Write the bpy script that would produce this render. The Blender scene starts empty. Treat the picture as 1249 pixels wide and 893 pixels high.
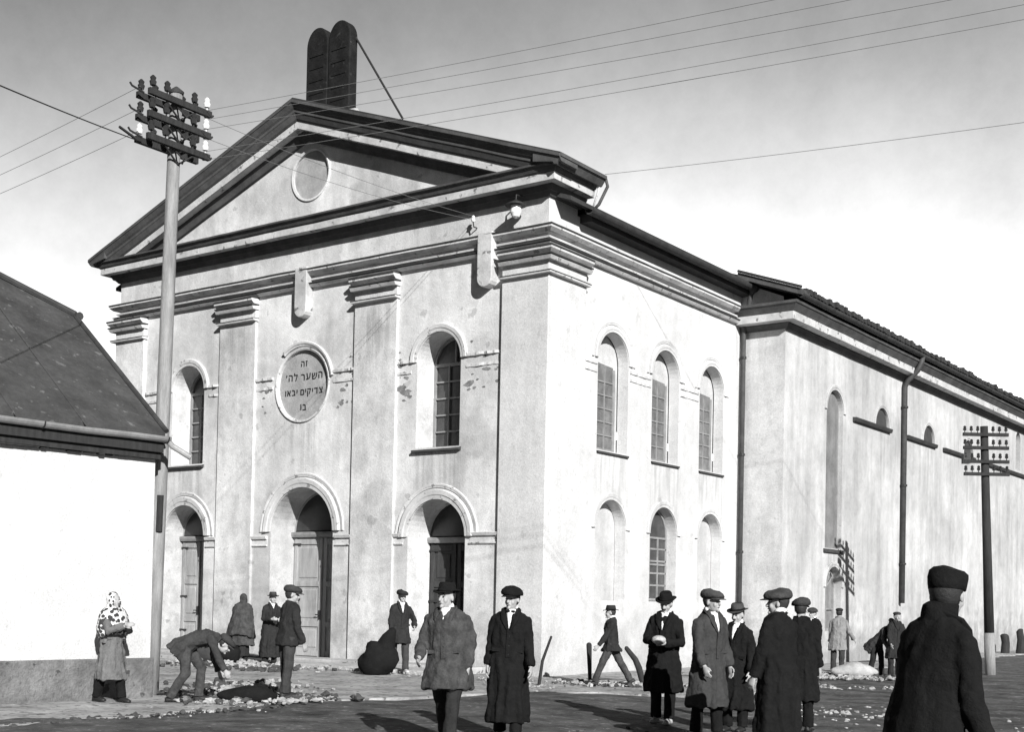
import bpy, bmesh, math, random
from mathutils import Vector, Matrix, noise
from mathutils.geometry import tessellate_polygon
random.seed(7)
PI = math.pi
scene = bpy.context.scene
C = scene.collection

# ------------------------------------------------------------------ camera
cd = bpy.data.cameras.new('camera'); cam = bpy.data.objects.new('camera', cd); C.objects.link(cam)
cd.sensor_fit = 'HORIZONTAL'; cd.sensor_width = 36; cd.lens = 1568.5 / 1249 * 36
cd.shift_x = 0; cd.shift_y = (701.04 - 446.5) / 1249
cd.clip_start = .1; cd.clip_end = 3000
R_ = Vector((0.80846798, 0.58819361, 0.02019409)); U_ = Vector((-0.00385207, -0.02902301, 0.99957132)); F_ = Vector((-0.58852756, 0.8081992, 0.02119841))
m = Matrix((R_, U_, -F_)).transposed().to_4x4(); m.translation = Vector((15.3835, -22.1889, 1.55))
cam.matrix_world = m
scene.camera = cam
scene.render.resolution_x = 1024; scene.render.resolution_y = 733
CAM = Vector((15.3835, -22.1889, 1.55))

# ------------------------------------------------------------------ world and sun
SKY_GAIN = 4.4
SUN_EL = 25.0; SUN_AZ = math.atan2(.83, -.56)
w = bpy.data.worlds.new("World"); scene.world = w; w.use_nodes = True
nt = w.node_tree; N = nt.nodes; L = nt.links
N.clear()
out = N.new('ShaderNodeOutputWorld'); bg = N.new('ShaderNodeBackground'); L.new(bg.outputs[0], out.inputs[0])
sky = N.new('ShaderNodeTexSky'); sky.sky_type = 'NISHITA'; sky.sun_disc = False
sky.sun_elevation = math.radians(SUN_EL); sky.sun_rotation = SUN_AZ
sky.dust_density = 3.0; sky.air_density = 1.0; sky.ozone_density = 1.0
bw = N.new('ShaderNodeRGBToBW'); L.new(sky.outputs[0], bw.inputs[0])
tc = N.new('ShaderNodeTexCoord')
sep = N.new('ShaderNodeSeparateXYZ'); L.new(tc.outputs['Generated'], sep.inputs[0])
# thin bright haze: white low in the north-west, greyer overhead, sunward side dimmed on purpose to weaken facade fill
ramp = N.new('ShaderNodeValToRGB'); L.new(sep.outputs['Z'], ramp.inputs[0])
cr = ramp.color_ramp
cr.elements[0].position = 0.0; cr.elements[0].color = (1, 1, 1, 1)
cr.elements[1].position = 1.0; cr.elements[1].color = (.12, .12, .12, 1)
for pos, v in ((.12, 1.0), (.19, .88), (.26, .72), (.33, .55), (.40, .38), (.55, .20)):
    e = cr.elements.new(pos); e.color = (v, v, v, 1)
def dirmap(vec, lo, hi, a, b, smooth=True):
    d = N.new('ShaderNodeVectorMath'); d.operation = 'DOT_PRODUCT'; L.new(tc.outputs['Generated'], d.inputs[0]); d.inputs[1].default_value = vec
    x = N.new('ShaderNodeMapRange'); x.interpolation_type = 'SMOOTHSTEP' if smooth else 'LINEAR'; L.new(d.outputs['Value'], x.inputs[0])
    x.inputs[1].default_value = lo; x.inputs[2].default_value = hi; x.inputs[3].default_value = a; x.inputs[4].default_value = b; return x
mr = dirmap((.81, .58, -.45), -.50, .10, .66, 1.05)
mrb = dirmap((-.59, .81, 0), .30, .85, .16, SKY_GAIN)
nz = N.new('ShaderNodeTexNoise'); nz.inputs['Scale'].default_value = 3.2; nz.inputs['Detail'].default_value = 15; nz.inputs['Roughness'].default_value = .74; L.new(tc.outputs['Generated'], nz.inputs[0])
mr2 = N.new('ShaderNodeMapRange'); L.new(nz.outputs[0], mr2.inputs[0]); mr2.inputs[1].default_value = .3; mr2.inputs[2].default_value = .7; mr2.inputs[3].default_value = .78; mr2.inputs[4].default_value = 1.16
def mul(a, b):
    n = N.new('ShaderNodeMath'); n.operation = 'MULTIPLY'; L.new(a, n.inputs[0]); L.new(b, n.inputs[1]); return n.outputs[0]
v = mul(mul(mul(mul(bw.outputs[0], ramp.outputs[0]), mr.outputs[0]), mr2.outputs[0]), mrb.outputs[0])
L.new(v, bg.inputs[0]); bg.inputs[1].default_value = .08

sd = bpy.data.lights.new('sun', 'SUN'); sun = bpy.data.objects.new('sun', sd); C.objects.link(sun)
sd.energy = 5.0; sd.angle = math.radians(.5); sd.color = (1, .995, .985)
el = math.radians(SUN_EL)
sv = Vector((math.sin(SUN_AZ) * math.cos(el), math.cos(SUN_AZ) * math.cos(el), math.sin(el)))
sun.rotation_euler = (-sv).to_track_quat('-Z', 'Y').to_euler(); sun.location = (30, -40, 30)
vs = scene.view_settings
vs.view_transform = 'Standard'; vs.look = 'None'; vs.exposure = 0.60; vs.gamma = 1; vs.use_curve_mapping = False
scene.render.engine = 'CYCLES'

# ------------------------------------------------------------------ materials (all grey: a black-and-white place)
MATS = {}
def mat(name, base, var=.25, scale=3.0, rough=.85, bump=.3, bscale=None, stretch=(1, 1, 1), speck=0, speck_v=.1, speck_s=9, streak=0, spec=.25, metal=0, low=0, patch=0, patch_v=.12, runs=()):
    if name in MATS: return MATS[name]
    mt = bpy.data.materials.new(name); mt.use_nodes = True; MATS[name] = mt
    t = mt.node_tree; n = t.nodes; l = t.links
    b = n['Principled BSDF']; b.inputs['Roughness'].default_value = rough; b.inputs['Specular IOR Level'].default_value = spec; b.inputs['Metallic'].default_value = metal
    c = n.new('ShaderNodeTexCoord'); mp = n.new('ShaderNodeMapping'); l.new(c.outputs['Object'], mp.inputs[0]); mp.inputs['Scale'].default_value = stretch
    def noi(s, d=6, r=.6, src=None):
        x = n.new('ShaderNodeTexNoise'); x.inputs['Scale'].default_value = s; x.inputs['Detail'].default_value = d; x.inputs['Roughness'].default_value = r
        l.new(src or mp.outputs[0], x.inputs[0]); return x.outputs[0]
    def rng(a, lo, hi, x0, x1):
        x = n.new('ShaderNodeMapRange'); l.new(a, x.inputs[0]); x.inputs[1].default_value = lo; x.inputs[2].default_value = hi; x.inputs[3].default_value = x0; x.inputs[4].default_value = x1; return x.outputs[0]
    def mu(a, bb):
        x = n.new('ShaderNodeMath'); x.operation = 'MULTIPLY'; l.new(a, x.inputs[0]); l.new(bb, x.inputs[1]); return x.outputs[0]
    a = rng(noi(scale), .3, .7, 1 - var, 1 + var * .4)
    a = mu(a, rng(noi(scale * 7, 4, .7), .3, .7, 1 - var * .5, 1 + var * .3))
    if patch:
        a = mu(a, rng(noi(patch, 5, .55), .50, .545, 1, 1 - patch_v)); a = mu(a, rng(noi(patch * 2.3, 6, .6), .56, .60, 1, 1 - patch_v * .7))
        a = mu(a, rng(noi(38, 3, .6), .32, .68, .84, 1.10)); a = mu(a, rng(noi(5.5, 7, .75), .60, .66, 1, .80))
    if streak:
        mp2 = n.new('ShaderNodeMapping'); l.new(c.outputs['Object'], mp2.inputs[0]); mp2.inputs['Scale'].default_value = (1, 1, .12)
        a = mu(a, rng(noi(2.3, 5, .65, mp2.outputs[0]), .44, .66, 1, 1 - streak))
    if speck:
        a = mu(a, rng(noi(speck_s, 3, .55), .68 - speck, .71 - speck * .8, 1, speck_v))
    if runs:      # rain runs that start under sills and ledges
        sq = n.new('ShaderNodeSeparateXYZ'); l.new(c.outputs['Object'], sq.inputs[0])
        mp3 = n.new('ShaderNodeMapping'); l.new(c.outputs['Object'], mp3.inputs[0]); mp3.inputs['Scale'].default_value = (1, 1, .07)
        st = rng(noi(7, 4, .6, mp3.outputs[0]), .42, .60, 0, 1)
        for ax, u0, u1, zt in runs:
            k_ = mu(mu(rng(sq.outputs[ax], u0 - .12, u0 + .1, 0, 1), rng(sq.outputs[ax], u1 - .1, u1 + .12, 1, 0)), mu(rng(sq.outputs['Z'], zt - .04, zt, 1, 0), rng(sq.outputs['Z'], zt - 2.6, zt - .2, 0, 1)))
            k_ = mu(k_, st); x = n.new('ShaderNodeMath'); x.operation = 'MULTIPLY_ADD'; l.new(k_, x.inputs[0]); x.inputs[1].default_value = -.26; x.inputs[2].default_value = 1; a = mu(a, x.outputs[0])
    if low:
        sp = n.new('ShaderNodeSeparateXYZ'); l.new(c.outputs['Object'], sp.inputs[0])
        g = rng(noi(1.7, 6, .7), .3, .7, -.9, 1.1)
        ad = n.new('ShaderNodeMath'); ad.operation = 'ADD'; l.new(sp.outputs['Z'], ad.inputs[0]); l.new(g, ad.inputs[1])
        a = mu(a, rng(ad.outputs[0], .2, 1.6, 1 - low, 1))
    vv = n.new('ShaderNodeMath'); vv.operation = 'MULTIPLY'; l.new(a, vv.inputs[0]); vv.inputs[1].default_value = base
    cl = n.new('ShaderNodeClamp'); l.new(vv.outputs[0], cl.inputs[0]); cl.inputs[2].default_value = .92
    l.new(cl.outputs[0], b.inputs['Base Color'])
    if bump:
        bp = n.new('ShaderNodeBump'); bp.inputs['Strength'].default_value = bump; bp.inputs['Distance'].default_value = .06 if bump >= 1 else .02
        l.new(noi(bscale or scale * 9, 8, .7), bp.inputs['Height']); l.new(bp.outputs[0], b.inputs['Normal'])
    return mt
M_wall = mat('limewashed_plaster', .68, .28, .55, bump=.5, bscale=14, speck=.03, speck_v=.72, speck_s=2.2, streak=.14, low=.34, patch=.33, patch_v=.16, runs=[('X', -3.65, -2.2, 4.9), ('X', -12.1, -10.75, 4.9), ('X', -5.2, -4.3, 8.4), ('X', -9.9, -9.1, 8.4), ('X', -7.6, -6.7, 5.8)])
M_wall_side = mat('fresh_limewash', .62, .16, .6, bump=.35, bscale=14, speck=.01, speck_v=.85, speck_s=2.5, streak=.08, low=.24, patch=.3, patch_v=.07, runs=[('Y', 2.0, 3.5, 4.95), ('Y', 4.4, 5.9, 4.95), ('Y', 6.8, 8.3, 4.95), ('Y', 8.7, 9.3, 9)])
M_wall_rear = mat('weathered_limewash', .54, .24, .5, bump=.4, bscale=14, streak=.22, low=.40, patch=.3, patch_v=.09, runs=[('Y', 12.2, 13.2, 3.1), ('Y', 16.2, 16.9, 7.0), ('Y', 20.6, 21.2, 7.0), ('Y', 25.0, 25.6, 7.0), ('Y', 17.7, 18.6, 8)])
M_trim = mat('plaster_trim', .58, .25, 1.5, bump=.4, bscale=20, speck=.06, speck_v=.45, speck_s=7)
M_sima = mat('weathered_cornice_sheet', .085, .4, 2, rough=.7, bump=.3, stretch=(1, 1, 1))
M_fascia = mat('cornice_fascia_white', .52, .3, 1.6, bump=.5, speck=.07, speck_v=.35, speck_s=5)
M_roof = mat('dark_roof_sheet', .045, .4, 2, rough=.75, bump=.5, bscale=25)
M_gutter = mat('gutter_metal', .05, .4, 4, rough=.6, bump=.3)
M_pipe = mat('pipe_metal', .07, .4, 4, rough=.6, bump=.2)
M_recess = mat('recess_plaster', .5, .25, 1.2, bump=.4, streak=.2)
M_recess_white = mat('recess_whitewash', .52, .2, 1.2, bump=.4, streak=.12, patch=.4, patch_v=.06)
M_recess_grey = mat('grey_blind_infill', .22, .3, 2, bump=.4, streak=.3)
M_glass = mat('dusty_window_glass', .06, .5, 2.5, rough=.35, bump=.1, spec=.5)
M_glass_grey = mat('grimy_side_glass', .17, .45, 2.2, rough=.4, bump=.2, spec=.5)
M_frame = mat('window_frame_wood', .26, .3, 5, bump=.3)
M_frame_dark = mat('dark_window_frame', .06, .3, 5, bump=.3)
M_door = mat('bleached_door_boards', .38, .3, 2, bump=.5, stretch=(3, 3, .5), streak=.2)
M_door_shade = mat('shaded_door_boards', .05, .4, 2, bump=.5, stretch=(3, 3, .5))  # boards coloured near-black to stand for deep shade in the right doorway
M_fan = mat('shaded_fanlight_glass', .03, .4, 3, rough=.3, bump=.1, spec=.5)  # pane tone deepened so the arch tops read as shaded
M_glass_dark = mat('dark_lower_glass', .07, .5, 3, rough=.35, bump=.2, spec=.5)
M_iron = mat('black_iron', .03, .3, 8, rough=.5, bump=.2)
M_stone_dark = mat('dark_tablet_stone', .014, .7, 4, bump=.8, bscale=18, speck=.03, speck_v=2.5, speck_s=5)
M_disc = mat('inscription_disc_plaster', .36, .3, 2.5, bump=.5)
M_letter = mat('black_lettering', .02, .2, 9, bump=0)
M_wood_pole = mat('weathered_pole_wood', .30, .35, 5, bump=.6, stretch=(3, 3, .35), streak=.3)
M_wood_dark = mat('tarred_wood', .035, .4, 6, bump=.6, stretch=(3, 3, .4))
M_cer = mat('white_insulator_ceramic', .75, .1, 9, rough=.25, bump=0, spec=.5)
M_cer_dark = mat('dark_insulator_glass', .03, .1, 9, rough=.25, bump=0, spec=.5)
M_wire = mat('line_wire', .16, .1, 9, bump=0)
M_wire_dk = mat('dark_cable', .03, .1, 9, bump=0)
M_housewall = mat('house_whitewash', .60, .12, .7, bump=.45, bscale=12, streak=.08, low=.12, patch=.5, patch_v=.05)
M_plinth = mat('rubble_plinth_stone', .19, .5, 1.8, bump=1.0, bscale=9, speck=.05, speck_v=.35, speck_s=4)
M_shingle = mat('tarred_roof_cloth', .065, .45, 1.6, bump=.9, stretch=(1, 1, 1), bscale=14, speck=.05, speck_v=2.0, speck_s=7)
M_road = mat('trodden_dark_earth', .115, .8, 1.6, bump=1.0, bscale=16, speck=.06, speck_v=2.2, speck_s=9)
M_earth = mat('bare_dark_earth', .075, .5, .7, bump=1.0, bscale=6, speck=.02, speck_v=2.0, speck_s=10)
M_path = mat('pale_trodden_path', .40, .5, 1.2, bump=1.0, bscale=8, speck=.10, speck_v=.35, speck_s=6)
M_flag = mat('worn_step_stone', .42, .35, 1.6, bump=.8, bscale=10, speck=.07, speck_v=.35, speck_s=7)
M_rubble = mat('broken_plaster_rubble', .38, .5, 6, bump=.5)
M_rubble_dk = mat('dark_stones', .07, .4, 6, bump=.5)
M_sackw = mat('white_sackcloth', .46, .35, 5, bump=.9)

# ------------------------------------------------------------------ mesh helpers
def link(name, me, m, parent=None, smooth=False):
    o = bpy.data.objects.new(name, me); C.objects.link(o)
    if m: me.materials.append(m)
    if parent: o.parent = parent
    if smooth:
        for p in me.polygons: p.use_smooth = True
    return o
def tag(o, label=None, cat=None, group=None, kind=None):
    if label: o['label'] = label
    if cat: o['category'] = cat
    if group: o['group'] = group
    if kind: o['kind'] = kind
    return o
def empty(name, loc, label, cat, group=None, rz=0):
    o = bpy.data.objects.new(name, None); C.objects.link(o); o.location = loc; o.rotation_euler = (0, 0, rz); o.empty_display_size = .2
    return tag(o, label, cat, group)

class MB:
    def __init__(s): s.v = []; s.f = []
    def add(s, vs, fs):
        k = len(s.v); s.v += [tuple(x) for x in vs]; s.f += [tuple(i + k for i in q) for q in fs]; return s
    def box(s, a, b, M=None):
        x0, y0, z0 = a; x1, y1, z1 = b
        vs = [Vector(p) for p in ((x0, y0, z0), (x1, y0, z0), (x1, y1, z0), (x0, y1, z0), (x0, y0, z1), (x1, y0, z1), (x1, y1, z1), (x0, y1, z1))]
        if M: vs = [M @ q for q in vs]
        return s.add(vs, [(0, 3, 2, 1), (4, 5, 6, 7), (0, 1, 5, 4), (1, 2, 6, 5), (2, 3, 7, 6), (3, 0, 4, 7)])
    def tube(s, pts, rad, seg=10, caps=True, flat=1.0, rnd=False):
        pts = [Vector(p) for p in pts]; n = len(pts)
        if not hasattr(rad, '__len__'): rad = [rad] * n
        rad = list(rad)
        if rnd:     # round the ends
            d0 = (pts[0] - pts[1]).normalized(); d1 = (pts[-1] - pts[-2]).normalized(); r0, r1 = rad[0], rad[-1]
            pre = [(pts[0] + d0 * r0 * math.sin(a), r0 * math.cos(a)) for a in (1.35, .9, .45)]
            post = [(pts[-1] + d1 * r1 * math.sin(a), r1 * math.cos(a)) for a in (.45, .9, 1.35)]
            pts = [q[0] for q in pre] + pts + [q[0] for q in post]; rad = [q[1] for q in pre] + rad + [q[1] for q in post]; n = len(pts)
        rings = []
        prev = None
        for i in range(n):
            t = (pts[min(i + 1, n - 1)] - pts[max(i - 1, 0)]).normalized()
            if prev is None:
                a = Vector((0, 0, 1)) if abs(t.z) < .9 else Vector((1, 0, 0))
                u = t.cross(a).normalized()
            else:
                u = (prev - t * prev.dot(t)).normalized()
            prev = u; vv = t.cross(u)
            rings.append([pts[i] + (u * math.cos(2 * PI * k / seg) + vv * math.sin(2 * PI * k / seg) * flat) * rad[i] for k in range(seg)])
        return s.loft(rings, caps)
    def loft(s, rings, caps=True):
        seg = len(rings[0]); vs = [p for r in rings for p in r]; fs = []
        for i in range(len(rings) - 1):
            for k in range(seg):
                a = i * seg + k; b = i * seg + (k + 1) % seg
                fs.append((a, b, b + seg, a + seg))
        if caps:
            fs.append(tuple(range(seg))[::-1]); fs.append(tuple(range((len(rings) - 1) * seg, len(rings) * seg)))
        return s.add(vs, fs)
    def ell(s, c, r, M=None, nu=14, nv=9):
        c = Vector(c); rings = []
        for j in range(1, nv):
            a = PI * j / nv
            rings.append([Vector((r[0] * math.sin(a) * math.cos(2 * PI * k / nu), r[1] * math.sin(a) * math.sin(2 * PI * k / nu), -r[2] * math.cos(a))) for k in range(nu)])
        rings = [[(M @ q if M else q) + c for q in rr] for rr in rings]
        return s.loft(rings)
    def lathe(s, prof, c=(0, 0, 0), seg=20, M=None):
        c = Vector(c); rings = []
        for r, z in prof: rings.append([(M @ q if M else q) + c for q in [Vector((r * math.cos(2 * PI * k / seg), r * math.sin(2 * PI * k / seg), z)) for k in range(seg)]])
        return s.loft(rings)
    def mesh(s, name='m', fix=True):
        me = bpy.data.meshes.new(name); me.from_pydata(s.v, [], s.f)
        if fix:
            bm = bmesh.new(); bm.from_mesh(me); bmesh.ops.recalc_face_normals(bm, faces=bm.faces); bm.to_mesh(me); bm.free()
        me.update(); return me
    def build(s, name, m, parent=None, smooth=False, bevel=0, label=None):
        o = link(name, s.mesh(name), m, parent, smooth)
        if bevel:
            md = o.modifiers.new('bevel', 'BEVEL'); md.width = bevel; md.segments = 2; md.limit_method = 'ANGLE'
        if label: o['label'] = label
        return o
    def remesh(s, name, voxel, fn=None, smooth_it=0):
        o = bpy.data.objects.new('tmp', s.mesh('tmp')); C.objects.link(o)
        md = o.modifiers.new('r', 'REMESH'); md.mode = 'VOXEL'; md.voxel_size = voxel
        if smooth_it:
            sm = o.modifiers.new('s', 'SMOOTH'); sm.factor = .5; sm.iterations = smooth_it
        dg = bpy.context.evaluated_depsgraph_get(); dg.update()
        me = bpy.data.meshes.new_from_object(o.evaluated_get(dg)); me.name = name
        old = o.data; bpy.data.objects.remove(o); bpy.data.meshes.remove(old)
        if fn:
            ns = [q.normal.copy() for q in me.vertices]
            for q, nn in zip(me.vertices, ns): q.co = fn(q.co.copy(), nn)
        return me

def front(u, z, o=0): return (u, -o, z)               # facade plane y = 0
def sideP(x0): return lambda u, z, o=0: (x0 + o, u, z)  # side plane x = x0
def arch(uc, wd, z0, crown, n=20):
    r = wd / 2; sp = crown - r
    p = [(uc - r, z0), (uc + r, z0)]
    for i in range(n + 1):
        a = PI * i / n; p.append((uc + r * math.cos(a), sp + r * math.sin(a)))
    return p
def circ(uc, zc, r, n=32): return [(uc + r * math.cos(2 * PI * i / n), zc + r * math.sin(2 * PI * i / n)) for i in range(n)]
def panel(name, P, outer, holes, m, parent):
    # holes: (pts, depth)
    mb = MB()
    polys = [[Vector((a, b, 0)) for a, b in outer]] + [[Vector((a, b, 0)) for a, b in h[0]] for h in holes]
    tris = tessellate_polygon(polys); flat = [q for pl in polys for q in pl]
    mb.add([P(q.x, q.y, 0) for q in flat], tris)
    for h, dep in holes:
        n = len(h); vs = [P(a, b, 0) for a, b in h] + [P(a, b, -dep) for a, b in h]
        mb.add(vs, [(i, (i + 1) % n, (i + 1) % n + n, i + n) for i in range(n)])
    me = mb.mesh(name, fix=False)
    bm = bmesh.new(); bm.from_mesh(me); bmesh.ops.remove_doubles(bm, verts=bm.verts, dist=.0005); bmesh.ops.recalc_face_normals(bm, faces=bm.faces); bm.to_mesh(me); bm.free()
    return link(name, me, m, parent)
def plate(P, pts, o0, o1, mb=None):
    mb = mb or MB(); n = len(pts)
    vs = [P(a, b, o0) for a, b in pts] + [P(a, b, o1) for a, b in pts]
    mb.add(vs, [tuple(range(n))[::-1], tuple(range(n, 2 * n))] + [(i, (i + 1) % n, (i + 1) % n + n, i + n) for i in range(n)])
    return mb
def band(P, u0, u1, prof, mb=None):
    # straight moulding: prof is a list of (out, z)
    mb = mb or MB(); n = len(prof)
    vs = [P(u0, z, o) for o, z in prof] + [P(u1, z, o) for o, z in prof]
    mb.add(vs, [tuple(range(n))[::-1], tuple(range(n, 2 * n))] + [(i, (i + 1) % n, (i + 1) % n + n, i + n) for i in range(n)])
    return mb
def archivolt(P, uc, zc, r1, r2, pr, a0=0, a1=PI, n=28, mb=None, closed=False):
    mb = mb or MB(); w_ = r2 - r1
    prof = [(r1, -.01), (r1, pr * .6), (r1 + w_ * .35, pr * .75), (r1 + w_ * .45, pr), (r2 - w_ * .12, pr * 1.15), (r2, pr * .9), (r2, -.01)]
    rings = []
    for i in range(n if closed else n + 1):
        a = a0 + (a1 - a0) * i / n
        j = 1 + .006 * noise.noise(Vector((uc, zc, i * .7)))
        rings.append([P(uc + r * j * math.cos(a), zc + r * j * math.sin(a), o) for r, o in prof])
    if closed: rings.append(rings[0])
    return mb.loft([[Vector(q) for q in r] for r in rings], caps=not closed)
def sweep(path, prof, mb=None, caps=True):
    # path: XY corner points walked with the outside on the right; prof: (out, z) list
    mb = mb or MB(); rings = []
    n = len(path); P = [Vector(p) for p in path]
    for i in range(n):
        ds = []
        if i > 0: ds.append((P[i] - P[i - 1]).normalized())
        if i < n - 1: ds.append((P[i + 1] - P[i]).normalized())
        ns = [Vector((d.y, -d.x)) for d in ds]
        if len(ns) == 2:
            mn = (ns[0] + ns[1]); mn = mn / (mn.length_squared / 2)
        else: mn = ns[0]
        rings.append([Vector((P[i].x + mn.x * o, P[i].y + mn.y * o, z)) for o, z in prof])
    full = []
    for i in range(len(rings) - 1):
        k = max(1, int((P[i + 1] - P[i]).length / .22)); d = (P[i + 1] - P[i]).normalized(); nn = Vector((d.y, -d.x, 0))
        for q in range(k):
            t = q / k; rr = []
            for j, (a, b) in enumerate(zip(rings[i], rings[i + 1])):
                c = a.lerp(b, t)
                if 0 < q and prof[j][0] > 0.01:
                    h = noise.noise(Vector((c.x * 1.1, c.y * 1.1, c.z * 9))) * .010 + noise.noise(Vector((c.x * 5, c.y * 5, c.z * 13))) * .008
                    c = c + nn * min(0.004, h) + Vector((0, 0, noise.noise(Vector((c.x * .7, c.y * .7, 4))) * .008))
                rr.append(c)
            full.append(rr)
    full.append(rings[-1])
    return mb.loft(full, caps)

# ------------------------------------------------------------------ ground
def sheet(name, pts, z, m, kind='structure', thick=0):
    mb = MB(); n = len(pts)
    if thick: mb.add([(x, y, z) for x, y in pts] + [(x, y, z - thick) for x, y in pts], [tuple(range(n))] + [(i, (i + 1) % n, (i + 1) % n + n, i + n) for i in range(n)])
    else: mb.add([(x, y, z) for x, y in pts], [tuple(range(n))])
    o = mb.build(name, m); o['kind'] = kind; return o
# gently uneven earth close by, flat far away
mb = MB(); nx = 150; ny = 170
def gz(x, y):
    d = max(0, min(1, (min(x + 1.6, 40)) / 3))
    return -.03 + .045 * noise.noise(Vector((x * .35, y * .35, 0))) * d + .02 * noise.noise(Vector((x * 1.7, y * 1.7, 3))) * d
vs_ = []; X0, X1, Y0, Y1 = -3, 27, -24, 46
for j in range(ny + 1):
    for i in range(nx + 1):
        x = X0 + (X1 - X0) * i / nx; y = Y0 + (Y1 - Y0) * j / ny; vs_.append((x, y, gz(x, y)))
mb.add(vs_, [(j * (nx + 1) + i, j * (nx + 1) + i + 1, (j + 1) * (nx + 1) + i + 1, (j + 1) * (nx + 1) + i) for j in range(ny) for i in range(nx)])
o = mb.build('road', M_road, smooth=True); o['kind'] = 'structure'
sheet('ground', [(-1500, -1500), (1500, -1500), (1500, 1500), (-1500, 1500)], -.12, M_earth)
def wob(pts, step=.35, amp=.12):
    outp = []
    for i in range(len(pts)):
        a = Vector(pts[i]); b = Vector(pts[(i + 1) % len(pts)]); k = max(1, int((b - a).length / step))
        for q in range(k):
            c = a.lerp(b, q / k); outp.append((c.x + amp * noise.noise(Vector((c.x * 1.3, c.y * 1.3, 7))), c.y + amp * noise.noise(Vector((c.x * 1.3, c.y * 1.3, 19)))))
    return outp
sheet('pavement', wob([(-16, -25), (1.75, -25), (1.80, -13.6), (1.72, -10.7), (1.5, -9), (1.75, -6.7), (2.5, -4.1), (3.6, -3.1), (5.0, -2.4), (5.3, .2), (4.6, 2.3), (3.2, 6), (3.0, 14), (2.7, 26), (2.4, 45), (-1, 45), (-1, .5), (-16, .5)], .35, .35), -.008, M_path, thick=.05)

# ------------------------------------------------------------------ the big building
W0, CX = -14.35, -7.17
B = empty('synagogue', (0, 0, 0), 'large whitewashed classical hall with a pediment, round inscription disc and arched doors', 'synagogue')
side = sideP(0.0); RX = 1.26; rear = sideP(RX)
def slope_z(x, top): return top - abs(x - CX) * .357
doors = [(-2.90, 1.66, .10, 3.80, .80, 'r'), (-7.13, 2.12, .08, 4.22, .80, 'm'), (-11.46, 1.6, .10, 3.90, .62, 'l')]
fwins = [(-2.92, 1.26, 4.98, 7.57, .62), (-11.42, 1.26, 4.98, 7.57, .62)]
MED = (-7.2, 6.73, .86)
TYM = (-7.08, 11.87, .60)
holes = [(arch(u, wd, z0, cr_), dp) for u, wd, z0, cr_, dp, k in doors] + [(arch(u, wd, z0, cr_), dp) for u, wd, z0, cr_, dp in fwins] + [(circ(MED[0], MED[1], MED[2], 36), .11), (circ(TYM[0], TYM[1], TYM[2], 32), .07)]
panel('front_wall', front, [(W0, -.3), (0, -.3), (0, 10.35), (CX, 12.92), (W0, 10.35)], holes, M_wall, B)
swins = [2.70, 5.13, 7.54]
holes = [(arch(u, 1.32, 5.0, 7.72), .28) for u in swins] + [(arch(u, 1.3, 1.62, 3.90), .28) for u in swins]
panel('side_wall', side, [(0, -.3), (9.4, -.3), (9.4, 10.0), (1.1, 10.0), (1.1, 10.35), (0, 10.35)], holes, M_wall_side, B)
lun = [16.42, 20.82, 25.2]
hs = [(arch(12.66, 1.2, 3.24, 7.75), .13), (arch(12.72, 1.15, .9, 2.72), .25), (arch(31.9, .7, 7.3, 8.85), .25)]
for u in lun: hs.append((arch(u, 1.15, 7.165, 7.74), .07))
panel('rear_wing_side_wall', rear, [(9.2, -.3), (46, -.3), (46, 9.1), (9.2, 9.1)], hs, M_wall_rear, B)
MB().add([(0, 9.2, -.3), (RX, 9.2, -.3), (RX, 9.2, 9.25), (0.0, 9.2, 9.25), (.0, 9.2, 10.25), (1.2, 9.2, 9.75)], [(0, 1, 2, 3), (3, 2, 5, 4)]).build('rear_wing_end_wall', M_wall_rear, B)
mb = MB(); mb.add([(W0, 0, -.3), (W0, 9.2, -.3), (W0, 9.2, 10), (W0, 0, 10), (W0 - 1.26, 9.2, -.3), (W0 - 1.26, 46, -.3), (W0 - 1.26, 46, 9.1), (W0 - 1.26, 9.2, 9.1), (W0, 9.2, 9.1), (RX, 46, -.3), (RX, 46, 9.1), (CX, 46, 12.2)],
       [(0, 1, 2, 3), (4, 5, 6, 7), (1, 4, 7, 8), (5, 9, 10, 11, 6)]).build('far_wall', M_wall_rear, B)

# pilasters on the facade
def pil(name, u0, u1, P, pr, z0, z1, m, capz=True):
    o = MB(); band(P, u0, u1, [(-.02, z0), (pr, z0), (pr, z1), (-.02, z1)], o)
    return o.build(name, m, B, bevel=.008)
pil('pilaster', -5.46, -4.14, front, .07, -.1, 9.06, M_wall)
pil('pilaster', -10.16, -8.84, front, .07, -.1, 9.06, M_wall)
pil('pilaster', W0 - .07, -13.2, front, .09, -.1, 9.06, M_wall)
mb = MB(); sweep([(-1.13, 0), (0, 0), (0, 1.38)], [(-.02, -.1), (.09, -.1), (.09, 9.06), (-.02, 9.06)], mb); mb.build('pilaster', M_wall_side, B, bevel=.008)
CAP = [[(0, 8.90), (.12, 8.90), (.20, 8.97), (.20, 9.02), (0, 9.03)], [(0, 8.76), (.13, 8.76), (.17, 8.83), (0, 8.86)], [(0, 8.47), (.12, 8.48), (.13, 8.52), (0, 8.53)]]
def capital(path):
    o = MB()
    for k, pf in enumerate(CAP):
        pf2 = [(a + .06 if a > 0 else 0, z) for a, z in pf]; sweep(path, pf2, o)
    return o.build('pilaster_capital', M_trim, B)
capital([(-5.50, 0), (-4.10, 0)]); capital([(-10.2, 0), (-8.8, 0)]); capital([(W0, .5), (W0, 0), (-13.15, 0)]); capital([(-1.16, 0), (0, 0), (0, 1.42)])
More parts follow.
